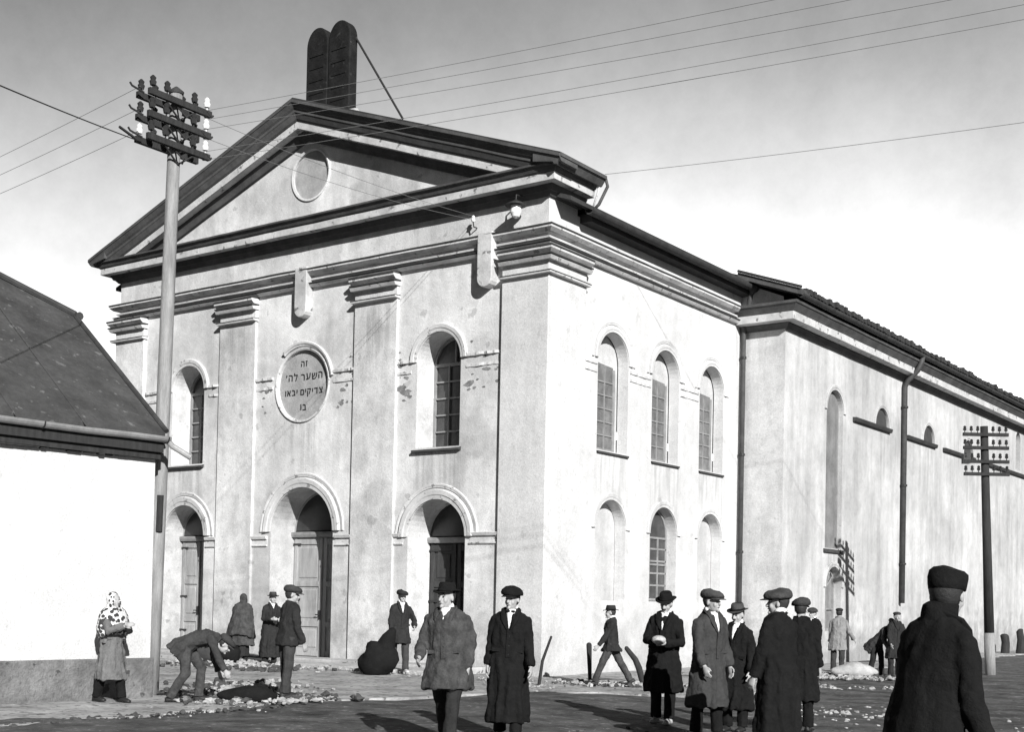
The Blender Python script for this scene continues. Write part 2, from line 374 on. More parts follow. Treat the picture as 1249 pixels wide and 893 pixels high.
# entablature string mouldings, returned along the side
def rough_path(path): return path
ENT = [[(0, 9.36), (.14, 9.36), (.22, 9.43), (.22, 9.47), (0, 9.50)], [(0, 9.245), (.08, 9.245), (.09, 9.285), (0, 9.29)], [(0, 9.08), (.10, 9.08), (.15, 9.13), (0, 9.16)]]
mb = MB()
for pf in ENT: sweep([(W0, 2), (W0, 0), (0, 0), (0, 9.2)], pf, mb)
mb.build('entablature_moulding', M_trim, B)
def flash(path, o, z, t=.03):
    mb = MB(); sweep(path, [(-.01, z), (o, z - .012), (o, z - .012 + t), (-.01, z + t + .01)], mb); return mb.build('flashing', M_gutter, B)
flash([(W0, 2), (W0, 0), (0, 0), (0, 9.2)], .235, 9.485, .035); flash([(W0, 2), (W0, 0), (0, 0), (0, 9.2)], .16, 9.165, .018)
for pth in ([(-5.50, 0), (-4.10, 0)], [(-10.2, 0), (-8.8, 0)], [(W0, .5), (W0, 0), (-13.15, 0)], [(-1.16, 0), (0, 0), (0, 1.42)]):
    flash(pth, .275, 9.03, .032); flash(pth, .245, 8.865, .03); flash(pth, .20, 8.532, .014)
# main horizontal cornice
PATHC = [(W0, 1.15), (W0, 0), (0, 0), (0, 1.15)]
mb = MB(); sweep(PATHC, [(-.02, 10.34), (.40, 10.34), (.40, 10.50), (-.02, 10.52)], mb); mb.build('cornice_fascia', M_fascia, B, bevel=.006)
mb = MB(); sweep(PATHC, [(-.02, 10.525), (.41, 10.505), (.44, 10.53), (.50, 10.63), (.54, 10.64), (.54, 10.68), (-.02, 10.74)], mb); mb.build('cornice_cyma', M_sima, B)
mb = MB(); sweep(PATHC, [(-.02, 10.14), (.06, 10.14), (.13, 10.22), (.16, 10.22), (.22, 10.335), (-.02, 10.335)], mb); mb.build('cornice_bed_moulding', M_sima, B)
# raking cornice
def rake(prof, name, m, u0=-15.01, u1=.67, top=13.55, clampz=10.60):
    xs = [u0]; x = u0
    while x < u1 - .2:
        x += .2; xs.append(x)
    xs = sorted(set([round(q, 3) for q in xs if abs(q - CX) > .12] + [CX, u1]))
    mb = MB(); rings = []
    for x in xs:
        t = top - abs(x - CX) * .357 + .012 * noise.noise(Vector((x * .8, 0, 0)))
        rings.append([Vector((x, -o_, max(t + dz, clampz + i * .0015))) for i, (o_, dz) in enumerate(prof)])
    mb.loft(rings); return mb.build(name, m, B)
rake([(-.05, -.64), (.40, -.64), (.40, -.46), (-.05, -.46)], 'raking_fascia', M_fascia, -14.7, .36)
rake([(-.05, -.455), (.41, -.455), (.45, -.42), (.50, -.30), (.52, -.28), (.52, -.22), (.56, -.18), (.62, -.08), (.64, -.07), (.64, 0), (-.05, .02)], 'raking_cyma', M_sima)
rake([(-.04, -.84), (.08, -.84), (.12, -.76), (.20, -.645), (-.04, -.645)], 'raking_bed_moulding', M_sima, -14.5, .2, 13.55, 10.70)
# return of the top moulding along both sides
for sx, xx, sg in ((1, 0, 1), (-1, W0, -1)):
    mb = MB(); Pp = (lambda u, z, o=0, xx=xx, sg=sg: (xx + sg * o, u, z))
    band(Pp, -.60, 1.18, [(-.02, 10.71), (.48, 10.62), (.52, 10.56), (.56, 10.56), (.66, 10.70), (.69, 10.70), (.69, 10.775), (-.02, 10.96)], mb)
    mb.build('cornice_return', M_sima, B)
# roofs
def roof_slab(mb, xa, za, xb, zb, y0, y1, t=.09):
    mb.add([(xa, y0, za), (xb, y0, zb), (xb, y1, zb), (xa, y1, za), (xa, y0, za - t), (xb, y0, zb - t), (xb, y1, zb - t), (xa, y1, za - t)], [(0, 1, 2, 3), (4, 7, 6, 5), (0, 4, 5, 1), (1, 5, 6, 2), (2, 6, 7, 3), (3, 7, 4, 0)])
mb = MB(); roof_slab(mb, .45, 10.12, CX, 12.84, .15, 9.4); roof_slab(mb, W0 - .45, 10.12, CX, 12.84, .15, 9.4)
roof_slab(mb, .66, 10.79, CX, 13.60, -.60, .9, .05); roof_slab(mb, W0 - .66, 10.79, CX, 13.60, -.60, .9, .05)
mb.build('roof', M_roof, B)
mb = MB(); roof_slab(mb, 1.90, 9.72, CX, 12.96, 8.72, 46.4, .10); roof_slab(mb, W0 - 1.9, 9.72, CX, 12.96, 8.72, 46.4, .10)
y = 9.0
while y < 46:       # uneven tile ends along the eave
    h = .05 + random.random() * .07; r0 = random.uniform(-.03, .04)
    mb.box((1.70 + r0, y, 9.70), (1.95 + r0, y + .17, 9.76 + h)); y += .24
rr = mb.build('roof', M_roof, B)
# eave soffits and gutters
mb = MB(); band(side, 1.2, 9.2, [(-.02, 9.86), (.30, 9.86), (.30, 10.03), (-.02, 10.05)], mb); mb.build('eave_board', M_roof, B)
def gutter(P, u0, u1, o, z, r=.09, name='gutter', m=M_gutter):
    mb = MB(); rings = []
    k = int(abs(u1 - u0) / .8) + 2
    for i in range(k):
        u = u0 + (u1 - u0) * i / (k - 1); dz = .012 * noise.noise(Vector((u * .5, 3, 0)))
        prof = [(o + r * math.cos(a), z + dz + r * math.sin(a)) for a in [PI + PI * j / 8 for j in range(9)]] + [(o + r * .85 * math.cos(a), z + dz + .01 + r * .8 * math.sin(a)) for a in [2 * PI - PI * j / 8 for j in range(9)]]
        rings.append([Vector(P(u, zz, oo)) for oo, zz in prof])
    mb.loft(rings); g = mb.build(name, m, B, smooth=False); return g
gutter(side, .95, 9.15, .40, 10.05, .12)
mb = MB(); sweep([(0.02, 9.2), (RX, 9.2), (RX, 46)], [(-.02, 9.02), (.40, 9.04), (.40, 9.24), (-.02, 9.26)], mb); mb.build('cornice_fascia', M_fascia, B, bevel=.006)
mb = MB(); sweep([(0.02, 9.2), (RX, 9.2), (RX, 46)], [(-.02, 9.265), (.405, 9.245), (.44, 9.30), (.52, 9.42), (.55, 9.43), (.55, 9.50), (-.02, 9.55)], mb); mb.build('cornice_cyma', M_sima, B)
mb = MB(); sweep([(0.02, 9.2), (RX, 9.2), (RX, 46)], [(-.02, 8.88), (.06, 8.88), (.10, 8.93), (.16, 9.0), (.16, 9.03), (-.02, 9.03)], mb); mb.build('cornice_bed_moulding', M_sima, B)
gutter(rear, 8.75, 46, .62, 9.64, .10)
# raked verge of the rear roof over the end wall
mb = MB(); mb.add([(1.93, 8.66, 9.76), (.12, 8.66, 10.41), (.12, 9.2, 10.41), (1.93, 9.2, 9.76), (1.93, 8.66, 9.60), (.12, 8.66, 10.25), (.12, 9.2, 10.25), (1.93, 9.2, 9.60)], [(0, 1, 2, 3), (4, 7, 6, 5), (0, 4, 5, 1), (1, 5, 6, 2), (2, 6, 7, 3), (3, 7, 4, 0)])
mb.build('verge_board', M_sima, B)
MB().tube([(1.95, 8.63, 9.79), (.14, 8.63, 10.44)], .035, 8).build('verge_edge_roll', M_roof, B)

# downpipes
def pipe(pts, r, m=M_pipe, name='downpipe', clips=()):
    p = MB().tube(pts, r, 12).build(name, m, B, smooth=True)
    for c in clips:
        MB().tube([(c[0], c[1], c[2] - .03), (c[0], c[1], c[2] + .03)], r * 1.35, 12).build('pipe_clip', M_iron, p)
    return p
pipe([(.40, 8.98, 10.02), (.36, 8.98, 9.85), (.30, 9.0, 9.6), (.16, 9.06, 9.15), (.12, 9.08, 8.8), (.12, 9.08, .35)], .065, clips=[(.12, 9.08, z) for z in (8.2, 5.6, 3.0, 1.2)])
MB().lathe([(.05, -.14), (.07, -.1), (.13, .03), (.13, .06), (.05, .05)], (.40, 8.98, 10.0)).build('downpipe_hopper', M_pipe, B)
pipe([(RX + .62, 18.25, 9.6), (RX + .60, 18.2, 9.4), (RX + .50, 18.15, 9.15), (RX + .2, 18.14, 8.85), (RX + .1, 18.14, 8.65), (RX + .1, 18.14, 1.75)], .085, clips=[(RX + .1, 18.14, z) for z in (8.0, 5.5, 3.0)])
pipe([(.60, 1.25, 10.78), (.62, 1.32, 10.6), (.48, 1.2, 10.2), (.40, 1.15, 10.1)], .035)
pipe([(.48, 1.05, 10.7), (.5, 1.15, 10.5), (.42, 1.08, 10.15)], .02, m=M_trim)

# ---- doors
for u, wd, z0, cr_, dp, kind in doors:
    r = wd / 2; spz = cr_ - r
    mb = archivolt(front, u, spz, r + .01, r + .24, .07); archivolt(front, u, spz, r + .27, r + .36, .035, mb=mb)
    d = MB(); plate(front, arch(u, wd + .03, z0 - .02, cr_ + .015), -dp - .1, -dp, d)
    leaf = d.build('door', M_door if kind != 'r' else M_door_shade, B); M_dl = M_door if kind != 'r' else M_door_shade
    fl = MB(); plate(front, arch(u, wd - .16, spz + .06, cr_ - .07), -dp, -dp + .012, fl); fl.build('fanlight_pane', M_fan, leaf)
    mb.build('door_archivolt', M_trim, leaf)
    fr = MB()
    for sx in (-1, 1):     # rails, stiles, panels of each leaf
        xa = u + sx * .03; xb = u + sx * (r - .06)
        a, b = min(xa, xb), max(xa, xb)
        for (s0, s1) in ((a, a + .1), (b - .1, b)): band(front, s0, s1, [(-dp, z0), (-dp + .03, z0), (-dp + .03, spz - .12), (-dp, spz - .12)], fr)
        for zz in (z0 + .02, z0 + .75, z0 + 1.75, spz - .28):
            band(front, a + .105, b - .105, [(-dp, zz), (-dp + .03, zz), (-dp + .03, zz + .13), (-dp, zz + .13)], fr)
        for (za, zb) in ((z0 + .22, z0 + .68), (z0 + .95, z0 + 1.68), (z0 + 1.95, spz - .34)):
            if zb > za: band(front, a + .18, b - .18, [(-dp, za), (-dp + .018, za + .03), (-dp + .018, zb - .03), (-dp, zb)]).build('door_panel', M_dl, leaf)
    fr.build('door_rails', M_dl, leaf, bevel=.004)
    t = MB(); band(front, u - r + .01, u + r - .01, [(-dp, spz - .10), (-dp + .09, spz - .10), (-dp + .11, spz - .04), (-dp + .11, spz + .02), (-dp, spz + .04)], t); t.build('transom', M_frame, leaf)
    k = MB(); k.tube([front(u - .07, z0 + 1.05, -dp + .03), front(u - .07, z0 + 1.05, -dp + .09), front(u - .16, z0 + 1.05, -dp + .10)], .014, 8); k.box((u - .11, dp - .045, z0 + .93), (u - .04, dp - .032, z0 + 1.16)); k.build('door_handle', M_iron, leaf)
    h = MB()
    for zz in (z0 + .5, z0 + 1.4, spz - .3):
        for sx in (-1, 1): h.box((min(u + sx * (r - .02), u + sx * (r - .30)), dp - .042, zz), (max(u + sx * (r - .02), u + sx * (r - .30)), dp - .034, zz + .045))
    h.build('hinge_strap', M_iron, leaf)
# impost blocks beside doors and windows
for (a, b) in ((-10.58, -10.17), (-8.83, -8.30), (-5.98, -5.47), (-4.13, -3.86), (-1.94, -1.14)):
    band(front, a, b, [(-.01, 2.80), (.035, 2.80), (.04, 2.83), (.012, 2.85), (.012, 2.97), (.06, 2.98), (.08, 3.04), (-.01, 3.07)]).build('impost_moulding', M_trim, B)
def crumbly(P, a, b, z, q0, m):
    n_ = max(4, int((b - a) / .06)); rings = []
    for i in range(n_ + 1):
        u = a + (b - a) * i / n_; q = max(.012, q0 * (.8 + 1.0 * noise.noise(Vector((u * 7, z, 2))))); dz = .015 * noise.noise(Vector((u * 5, z, 8)))
        rings.append([Vector(P(u, zz + dz, o_)) for o_, zz in ((-.01, z - .03), (q, z - .02), (q * 1.1, z + .035), (-.01, z + .05))])
    MB().loft(rings).build('impost_moulding', m, B)
for (a, b) in ((-13.15, -12.25), (-10.62, -10.17), (-8.83, -8.22), (-6.16, -5.47), (-4.13, -3.72), (-2.12, -1.14)):
    crumbly(front, a, b, 6.96, .06, M_trim); crumbly(front, a, b, 6.72, .03, M_trim)
# broken plaster scars near the imposts: shallow chipped pieces
mb = MB()
for i in range(60):
    u = random.choice([random.uniform(-6.1, -5.5), random.uniform(-4.1, -3.75), random.uniform(-2.1, -1.25), random.uniform(-8.8, -8.2)]); z = random.uniform(6.1, 7.3)
    n_ = 9; rr_ = random.uniform(.012, .05) * (1.7 if i % 7 == 0 else 1); pts = [(u + rr_ * random.uniform(.4, 1.5) * math.cos(2 * PI * k / n_) * 1.6, z + rr_ * random.uniform(.6, 1.2) * math.sin(2 * PI * k / n_)) for k in range(n_)]
    plate(front, pts, -.005, .004 + i * .00005, mb)
mb.build('chipped_stucco', mat('bare_chipped_stucco', .24, .6, 9), B)['kind'] = 'stuff'

# ---- windows
def bars(P, mb, u0, u1, z0, z1, nv, nh, o, t=.035):
    for i in range(1, nv): c = u0 + (u1 - u0) * i / nv; band(P, c - t / 2, c + t / 2, [(o, z0), (o + .03, z0), (o + .03, z1), (o, z1)], mb)
    for j in range(1, nh): c = z0 + (z1 - z0) * j / nh; band(P, u0, u1, [(o + .003, c - t / 2), (o + .026, c - t / 2), (o + .026, c + t / 2), (o + .003, c + t / 2)], mb)
def ring_frame(P, uc, wd, z0, crown, t, o0, o1, mb):
    A = arch(uc, wd, z0, crown); Bp = arch(uc, wd - 2 * t, z0 + t, crown - t); n = len(A)
    vs = [P(a, b, o0) for a, b in A] + [P(a, b, o1) for a, b in A] + [P(a, b, o1) for a, b in Bp] + [P(a, b, o0) for a, b in Bp]
    mb.add(vs, [(i + k * n, (i + 1) % n + k * n, (i + 1) % n + ((k + 1) % 4) * n, i + ((k + 1) % 4) * n) for i in range(n) for k in range(4)])
for u, wd, z0, cr_, dp in fwins:
    r = wd / 2; f = MB(); ring_frame(front, u, wd + .02, z0 - .01, cr_ + .01, .07, -dp - .05, -dp + .02, f)
    bars(front, f, u - r + .07, u + r - .07, z0 + .05, cr_ - r, 3, 5, -dp - .01); bars(front, f, u - r + .03, u + r - .03, cr_ - r, cr_ - .08, 2, 1, -dp - .01)
    band(front, u - r + .06, u + r - .06, [(-dp - .02, cr_ - r - .03), (-dp + .03, cr_ - r - .03), (-dp + .03, cr_ - r + .04), (-dp - .02, cr_ - r + .04)], f)
    fo = f.build('window', M_frame, B)
    g = MB(); plate(front, arch(u, wd, z0, cr_), -dp - .06, -dp - .03, g); g.build('pane', M_glass, fo)
    archivolt(front, u, cr_ - r, r + .01, r + .19, .06).build('window_archivolt', M_trim, fo)
    s = MB(); band(front, u - r - .06, u + r + .05, [(-dp, z0 - .01), (.09, z0 - .05), (.09, z0 - .10), (-.01, z0 - .11), (-.01, z0 - .02)], s); s.build('window_sill', M_frame_dark, fo)
for k, u in enumerate(swins):
    wd = 1.32; r = wd / 2; z0 = 5.0; cr_ = 7.72; dp = .28
    f = MB(); band(side, u - r + .02, u + r - .14, [(-dp - .02, z0), (-dp + .012, z0), (-dp + .012, z0 + .10), (-dp - .02, z0 + .10)], f)
    band(side, u + r - .24, u + r - .14, [(-dp - .02, z0 + .1), (-dp + .014, z0 + .1), (-dp + .014, cr_ - r - .10), (-dp - .02, cr_ - r - .10)], f)
    bars(side, f, u - r + .02, u + r - .24, z0 + .1, cr_ - r - .12, 3, 6, -dp - .015, .03)
    fo = f.build('window', M_frame if k else M_frame, B)
    g = MB(); plate(side, arch(u, wd + .02, z0 - .01, cr_ + .01), -dp - .06, -dp - .03, g); g.build('lunette_infill', M_recess_white, fo)
    g = MB(); plate(side, [(u - r + .02, z0), (u + r - .2, z0), (u + r - .2, cr_ - r - .05), (u - r + .02, cr_ - r + .02)], -dp - .028, -dp - .012, g); g.build('pane', M_glass_grey, fo)
    a = archivolt(side, u, cr_ - r, r + .01, r + .15, .05); archivolt(side, u, cr_ - r, r + .18, r + .27, .035, mb=a); a.build('window_archivolt', M_wall_side, fo)
    s = MB(); band(side, u - r, u + r + .02, [(-dp, z0 + .0), (.05, z0 - .03), (.05, z0 - .075), (-.01, z0 - .08), (-.01, z0 - .012)], s); s.build('window_sill', M_frame_dark, fo)
    # lower blind window
    cr2 = 3.90; z2 = 1.62; r = .65
    g = MB(); plate(side, arch(u, 1.32, z2 - .01, cr2 + .01), -dp - .06, -dp - .01, g); bo = g.build('blind_window', M_recess_white, B)
    a = archivolt(side, u, cr2 - r, r + .01, r + .17, .045); a.build('window_archivolt', M_wall_side, bo)
    if k == 1:
        f = MB(); bars(side, f, u - r + .04, u + r - .04, 1.72, cr2 - r - .05, 3, 5, -dp - .006, .045); ring_frame(side, u, 1.28, 1.64, 3.89, .06, -dp - .008, -dp + .02, f)
        for zz in (2.5, cr2 - r - .1): band(side, u - r + .06, u + r - .06, [(-dp - .01, zz), (-dp + .03, zz), (-dp + .03, zz + .05), (-dp - .01, zz + .05)], f)
        fr_ = f.build('window_frame', M_frame, bo)
        g = MB(); plate(side, arch(u, 1.24, 1.68, 3.86), -dp - .009, -dp - .002, g); g.build('pane', M_glass_dark, bo)
for a, b in ((1.45, 2.0), (3.42, 4.4), (5.85, 6.8)): crumbly(side, a, b, 6.92, .035, M_wall_side); crumbly(side, a, b, 6.74, .03, M_wall_side)
# rear wing openings
g = MB(); plate(rear, arch(12.66, 1.22, 3.23, 7.76), -.19, -.13, g); bo = g.build('blind_window', M_recess_grey, B); archivolt(rear, 12.66, 7.15, .61, .76, .05).build('window_archivolt', M_wall_rear, bo)
s = MB(); band(rear, 11.95, 13.36, [(-.2, 3.25), (.07, 3.21), (.07, 3.12), (-.01, 3.11), (-.01, 3.2)], s); s.build('window_sill', M_frame_dark, bo)
f = MB(); ring_frame(rear, 12.72, 1.16, .9, 2.73, .07, -.3, -.2, f); bars(rear, f, 12.72 - .52, 12.72 + .52, .95, 2.1, 2, 2, -.24, .05)
for a_ in (.6, 1.05, PI / 2, 2.1, 2.55): f.tube([rear(12.72, 2.15, -.22), rear(12.72 + .54 * math.cos(a_), 2.15 + .54 * math.sin(a_), -.22)], .018, 6)
fo = f.build('window', M_frame, B); g = MB(); plate(rear, arch(12.72, 1.15, .9, 2.72), -.31, -.27, g); g.build('pane', M_recess_grey, fo); archivolt(rear, 12.72, 2.145, .585, .72, .05).build('window_archivolt', M_wall_rear, fo)
for u in lun:
    g = MB(); plate(rear, arch(u, 1.17, 7.15, 7.745), -.11, -.06, g); fo = g.build('lunette_window', M_frame_dark, B)
    archivolt(rear, u, 7.165, .585, .70, .045).build('window_archivolt', M_wall_rear, fo)
g = MB(); plate(rear, arch(31.9, .72, 7.29, 8.86), -.3, -.24, g); g.build('window_shutter', M_frame_dark, B)
mb = MB()
for a, b in ((14.0, 17.05), (18.5, 21.45), (22.3, 25.8), (27.6, 33.5)): band(rear, a, b, [(-.01, 7.03), (.10, 7.05), (.12, 7.12), (.12, 7.16), (-.01, 7.17)], mb)
mb.build('ledge', M_roof, B)

# ---- inscription medallion
mc, mz, mrad = MED
g = MB(); plate(front, circ(mc, mz, mrad + .01, 36), -.15, -.07, g); disc = g.build('inscription_disc', M_disc, B)
archivolt(front, mc, mz, mrad, mrad + .06, .035, 0, 2 * PI, 48, closed=True).build('medallion_rim', M_trim, disc)
archivolt(front, mc, mz, mrad + .09, mrad + .20, .07, .15, PI - .9, 30).build('medallion_hood', M_trim, disc)
def text(body, size, loc, rot, m, name, parent, ext=.012, off=0):
    cu = bpy.data.curves.new('txt', 'FONT'); cu.body = body; cu.size = size; cu.align_x = 'CENTER'; cu.align_y = 'CENTER'; cu.extrude = ext; cu.offset = off; cu.resolution_u = 3
    to = bpy.data.objects.new('txt', cu); C.objects.link(to); dg = bpy.context.evaluated_depsgraph_get(); dg.update()
    me = bpy.data.meshes.new_from_object(to.evaluated_get(dg)); bpy.data.objects.remove(to)
    o = link(name, me, m, parent); o.location = loc; o.rotation_euler = rot; return o
lines = ['\u05d6\u05d4', '\u05d4\u05e9\u05e2\u05e8 \u05dc\u05d4\u05f3', '\u05e6\u05d3\u05d9\u05e7\u05d9\u05dd \u05d9\u05d1\u05d0\u05d5', '\u05d1\u05d5']
def hebrew(txt, size, xc, y, z, m, name, parent):
    # letters set one by one, right to left
    mb = MB(); x = 0; dg = bpy.context.evaluated_depsgraph_get()
    for ch in txt:
        if ch == ' ': x -= size * .28; continue
        if ch == '\u05d3':      # dalet, drawn directly
            wq = size * .50; hq = size * .62; tq = size * .10
            mb.box((x - wq, -.008, hq - tq), (x, .0, hq)); mb.box((x - wq * .30, -.0082, 0), (x - wq * .30 + tq, .0, hq - tq)); x -= wq + size * .21; continue
        cu = bpy.data.curves.new('t', 'FONT'); cu.body = ch; cu.size = size; cu.extrude = .008; cu.resolution_u = 4
        to = bpy.data.objects.new('t', cu); C.objects.link(to); dg.update(); me = bpy.data.meshes.new_from_object(to.evaluated_get(dg)); bpy.data.objects.remove(to)
        xs = [q.co.x for q in me.vertices]; lo, hi = min(xs), max(xs)
        jz = random.uniform(-.008, .008); ja = random.uniform(-.02, .02)
        mb.add([(q.co.x - hi + x + q.co.y * ja, -q.co.z, q.co.y * random.uniform(.995, 1.005) + jz) for q in me.vertices], [tuple(p.vertices) for p in me.polygons]); x -= (hi - lo) + size * .21
    mid_ = (x + size * .21) / 2
    mb.v = [(q[0] - mid_ + xc, q[1] + y, q[2] + z - size * .25) for q in mb.v]
    return link(name, mb.mesh(name, True), m, parent)
for s_, zz, sz in zip(lines, (.53, .20, -.17, -.54), (.22, .26, .23, .24)):
    hebrew(s_, sz, mc - .02, .065, mz + zz, M_letter, 'inscription', disc)
g = MB(); plate(front, circ(TYM[0], TYM[1], TYM[2] + .01, 32), -.12, -.05, g); td = g.build('pediment_roundel', M_disc, B)
archivolt(front, TYM[0], TYM[1], TYM[2] - .01, TYM[2] + .05, .03, 0, 2 * PI, 40, closed=True).build('roundel_rim', M_wall, td)

# white plaster pendants that break through the string mouldings
for u, z0, z1 in ((-7.12, 8.34, 9.56), (-1.52, 8.36, 9.56)):
    pts = [(u - .2, z1), (u - .2, z0 + .2)] + [(u - .2 * math.cos(a), z0 + .2 - .2 * math.sin(a)) for a in (PI * k / 8 for k in range(1, 8))] + [(u + .2, z0 + .2), (u + .2, z1)]
    g = MB(); plate(front, pts, -.01, .235, g); g.build('plaster_pendant', M_fascia, B, bevel=.02)

# twin tablets on the ridge
def tablet(uc, wd, z0, z1, y0, y1):
    r = wd / 2; pts = [(uc - r, z0), (uc + r, z0)] + [(uc + r * math.cos(a), z1 - r * 1.25 + r * 1.25 * math.sin(a)) for a in (PI * k / 16 for k in range(17))]
    g = MB(); n = len(pts); g.add([(a, y0, b) for a, b in pts] + [(a, y1, b) for a, b in pts], [tuple(range(n)), tuple(range(n, 2 * n))] + [(i, (i + 1) % n, (i + 1) % n + n, i + n) for i in range(n)])
    return g
for uc in (-7.70, -6.94):
    tb = tablet(uc, .74, 13.3, 15.93, .72, 1.0).build('stone_tablet', M_stone_dark, B, bevel=.03)
    for j in range(5):
        q = MB().box((uc - .24, .705, 15.2 - j * .32), (uc + .24, .718, 15.23 - j * .32)); q.build('carved_line', M_stone_dark, tb)
mb = MB(); mb.box((-8.2, .5, 12.9), (-6.3, 1.2, 13.5)); mb.build('tablet_pedestal', M_trim, B, bevel=.03)
mb = MB()
for i in range(16):
    x = random.uniform(-6.9, -5.9); z = 13.45 - (x + 6.9) * .32 + random.uniform(-.02, .16)
    mb.ell((x, random.uniform(.2, .7), z), (random.uniform(.08, .2), .12, random.uniform(.06, .14)), nu=7, nv=5)
mb.build('broken_plaster_heap', M_rubble, B)
MB().tube([(-6.60, .95, 15.5), (-4.86, .80, 13.05)], .028, 8).build('stay_rod', M_iron, B)
MB().tube([(-7.9, .95, 15.3), (-9.3, 1.4, 12.9)], .02, 8).build('stay_rod', M_iron, B)

# lamp under the corner of the cornice
lx, lz = -.62, 9.98
lt = MB().lathe([(.03, .1), (.05, .08), (.22, .0), (.23, -.03), (.10, -.02)], (lx, -.34, lz)).build('wall_lamp', M_iron, B)
MB().lathe([(.05, -.01), (.11, -.03), (.12, -.18), (.08, -.27), (.03, -.30)], (lx, -.34, lz)).build('lamp_glass', M_cer, lt)
MB().tube([(lx, -.34, lz + .08), (lx, -.34, lz + .2), (lx, -.05, lz + .24)], .018, 8).build('lamp_bracket', M_iron, lt)
# iron wall hook and insulators on the frieze for the service wires
mb = MB(); mb.tube([(-1.9, -.02, 9.75), (-1.9, -.14, 9.75), (-1.9, -.16, 9.85)], .015, 6); mb.build('wire_bracket', M_iron, B)
MB().lathe([(.03, 0), (.05, .03), (.03, .08), (.045, .1), (.02, .14)], (-1.9, -.16, 9.85)).build('insulator', M_cer, B)
# threshold platform
stp = empty('stone_steps', (-7, -1, 0), 'long low worn stone platform in front of the three arched doors', 'steps')
def under(o, root): o.parent = root; o.matrix_parent_inverse = root.matrix_world.inverted(); return o
stp.location = (0, 0, 0)
MB().box((-12.9, -.75, -.1), (-1.35, .02, .13)).build('upper_step', M_flag, stp, bevel=.02)
MB().box((-13.1, -1.7, -.1), (-1.2, -.755, .075)).build('lower_step', M_flag, stp, bevel=.02)

# ------------------------------------------------------------------ house on the left
H = empty('white_cottage', (-.50, -9.64, 0), 'low whitewashed house with a dark half-hipped roof and rubble plinth, cut by the left edge', 'house')
H.rotation_euler = (0, 0, math.atan2(.9954, .0962) - PI / 2)      # local +Y runs along the street wall, +X faces the street
HW = 7.2; HL = 14.0; ez = 3.9; sl = .7713
mb = MB(); mb.add([(0, 0, .58), (0, -HL, .58), (0, -HL, 3.78), (0, 0, 3.78), (-HW, 0, .58), (-HW, -HL, .58), (-HW, -HL, 3.78), (-HW, 0, 3.78), (-2.62, 0, 6.1), (-HW + 2.62, 0, 6.1), (-2.62, -HL, 6.1), (-HW + 2.62, -HL, 6.1)],
       [(0, 1, 2, 3), (4, 7, 6, 5), (0, 3, 8, 9, 7, 4), (1, 5, 6, 11, 10, 2)]); mb.build('wall', M_housewall, H)
mb = MB(); mb.box((-HW - .05, -HL, -.3), (.05, .04, .59)); mb.build('plinth', M_plinth, H, bevel=.02)
rz = ez + sl * (HW / 2 + .3); T = .1
def rf(x, y): return (x, y, ez + sl * (.3 - x) if x > -HW / 2 else ez + sl * (.3 + HW + x))
top = [(.16, .06, ez + .108), (.16, -HL - .2, ez + .108), (-HW / 2, -HL - .2, rz), (-HW / 2, -1.17, rz), (-2.62, .06, ez + sl * 2.92)]
bk = [(-HW - .3, .15, ez), (-HW - .3, -HL - .2, ez), (-HW / 2, -HL - .2, rz), (-HW / 2, -1.17, rz), (-HW + 2.62, .06, ez + sl * 2.92)]
def thickpoly(mb, pts, t):
    n = len(pts); mb.add([p for p in pts] + [(p[0], p[1], p[2] - t) for p in pts], [tuple(range(n)), tuple(range(n, 2 * n))[::-1]] + [(i, (i + 1) % n, (i + 1) % n + n, i + n) for i in range(n)])
mb = MB(); thickpoly(mb, top, T); thickpoly(mb, bk, T); thickpoly(mb, [top[4], top[3], bk[4]], T); rfo = mb.build('roof', M_shingle, H)
MB().tube([Vector(top[4]) + Vector((0, .03, .03)), Vector(top[3]) + Vector((0, 0, .04)), Vector(top[2]) + Vector((0, 0, .04))], .06, 8).build('ridge_roll', M_roof, rfo)
MB().tube([Vector(top[4]) + Vector((.1, .06, 0)), Vector(bk[4]) + Vector((-.1, .06, 0))], .07, 8).build('hip_gutter', M_roof, rfo)
MB().tube([Vector(top[0]) + Vector((0, .02, .02)), Vector(top[4]) + Vector((0, .02, .02))], .04, 8).build('verge_roll', M_roof, rfo)
# seams of the roof covering
mb = MB()
y = -1.3
while y > -HL:
    mb.tube([(.28, y, ez + .02), (-HW / 2 + .05, y - random.uniform(-.02, .02), rz - .02)], .012, 5); y -= 1.05
mb.build('roof_seam', M_shingle, rfo)
# gutter in light zinc, with dark board under the eave
mb = MB(); rings = []
for i in range(22):
    y = .10 - (HL + .1) * i / 21; dz = -.01 * i / 3 * 0 + .015 * noise.noise(Vector((y, 0, 5)))
    rings.append([Vector((.20 + .085 * math.cos(a), y, ez + .03 + dz + .085 * math.sin(a))) for a in [PI + PI * j / 8 for j in range(9)]] + [Vector((.20 + .07 * math.cos(a), y, ez + .035 + dz + .068 * math.sin(a))) for a in [2 * PI - PI * j / 8 for j in range(9)]])
mb.loft(rings); go = mb.build('gutter', mat('zinc_gutter', .30, .3, 3, rough=.5, bump=.2, metal=.2), H)
for i in range(7): MB().tube([(.20 + .09 * math.cos(a), .05 - i * 2.0, ez + .03 + .09 * math.sin(a)) for a in [PI + PI * j / 8 for j in range(9)]], .012, 6).build('gutter_clip', M_iron, go)
MB().tube([(.20, .06, ez), (.24, .14, ez - .1), (.40, .36, ez - .26)], .045, 10).build('gutter_spout', mat('zinc_gutter', .3), go)
mb = MB(); mb.box((.004, -HL, 3.70), (.16, .04, 3.86)); mb.box((.02, -HL, 3.60), (.10, .03, 3.70)); y = 0
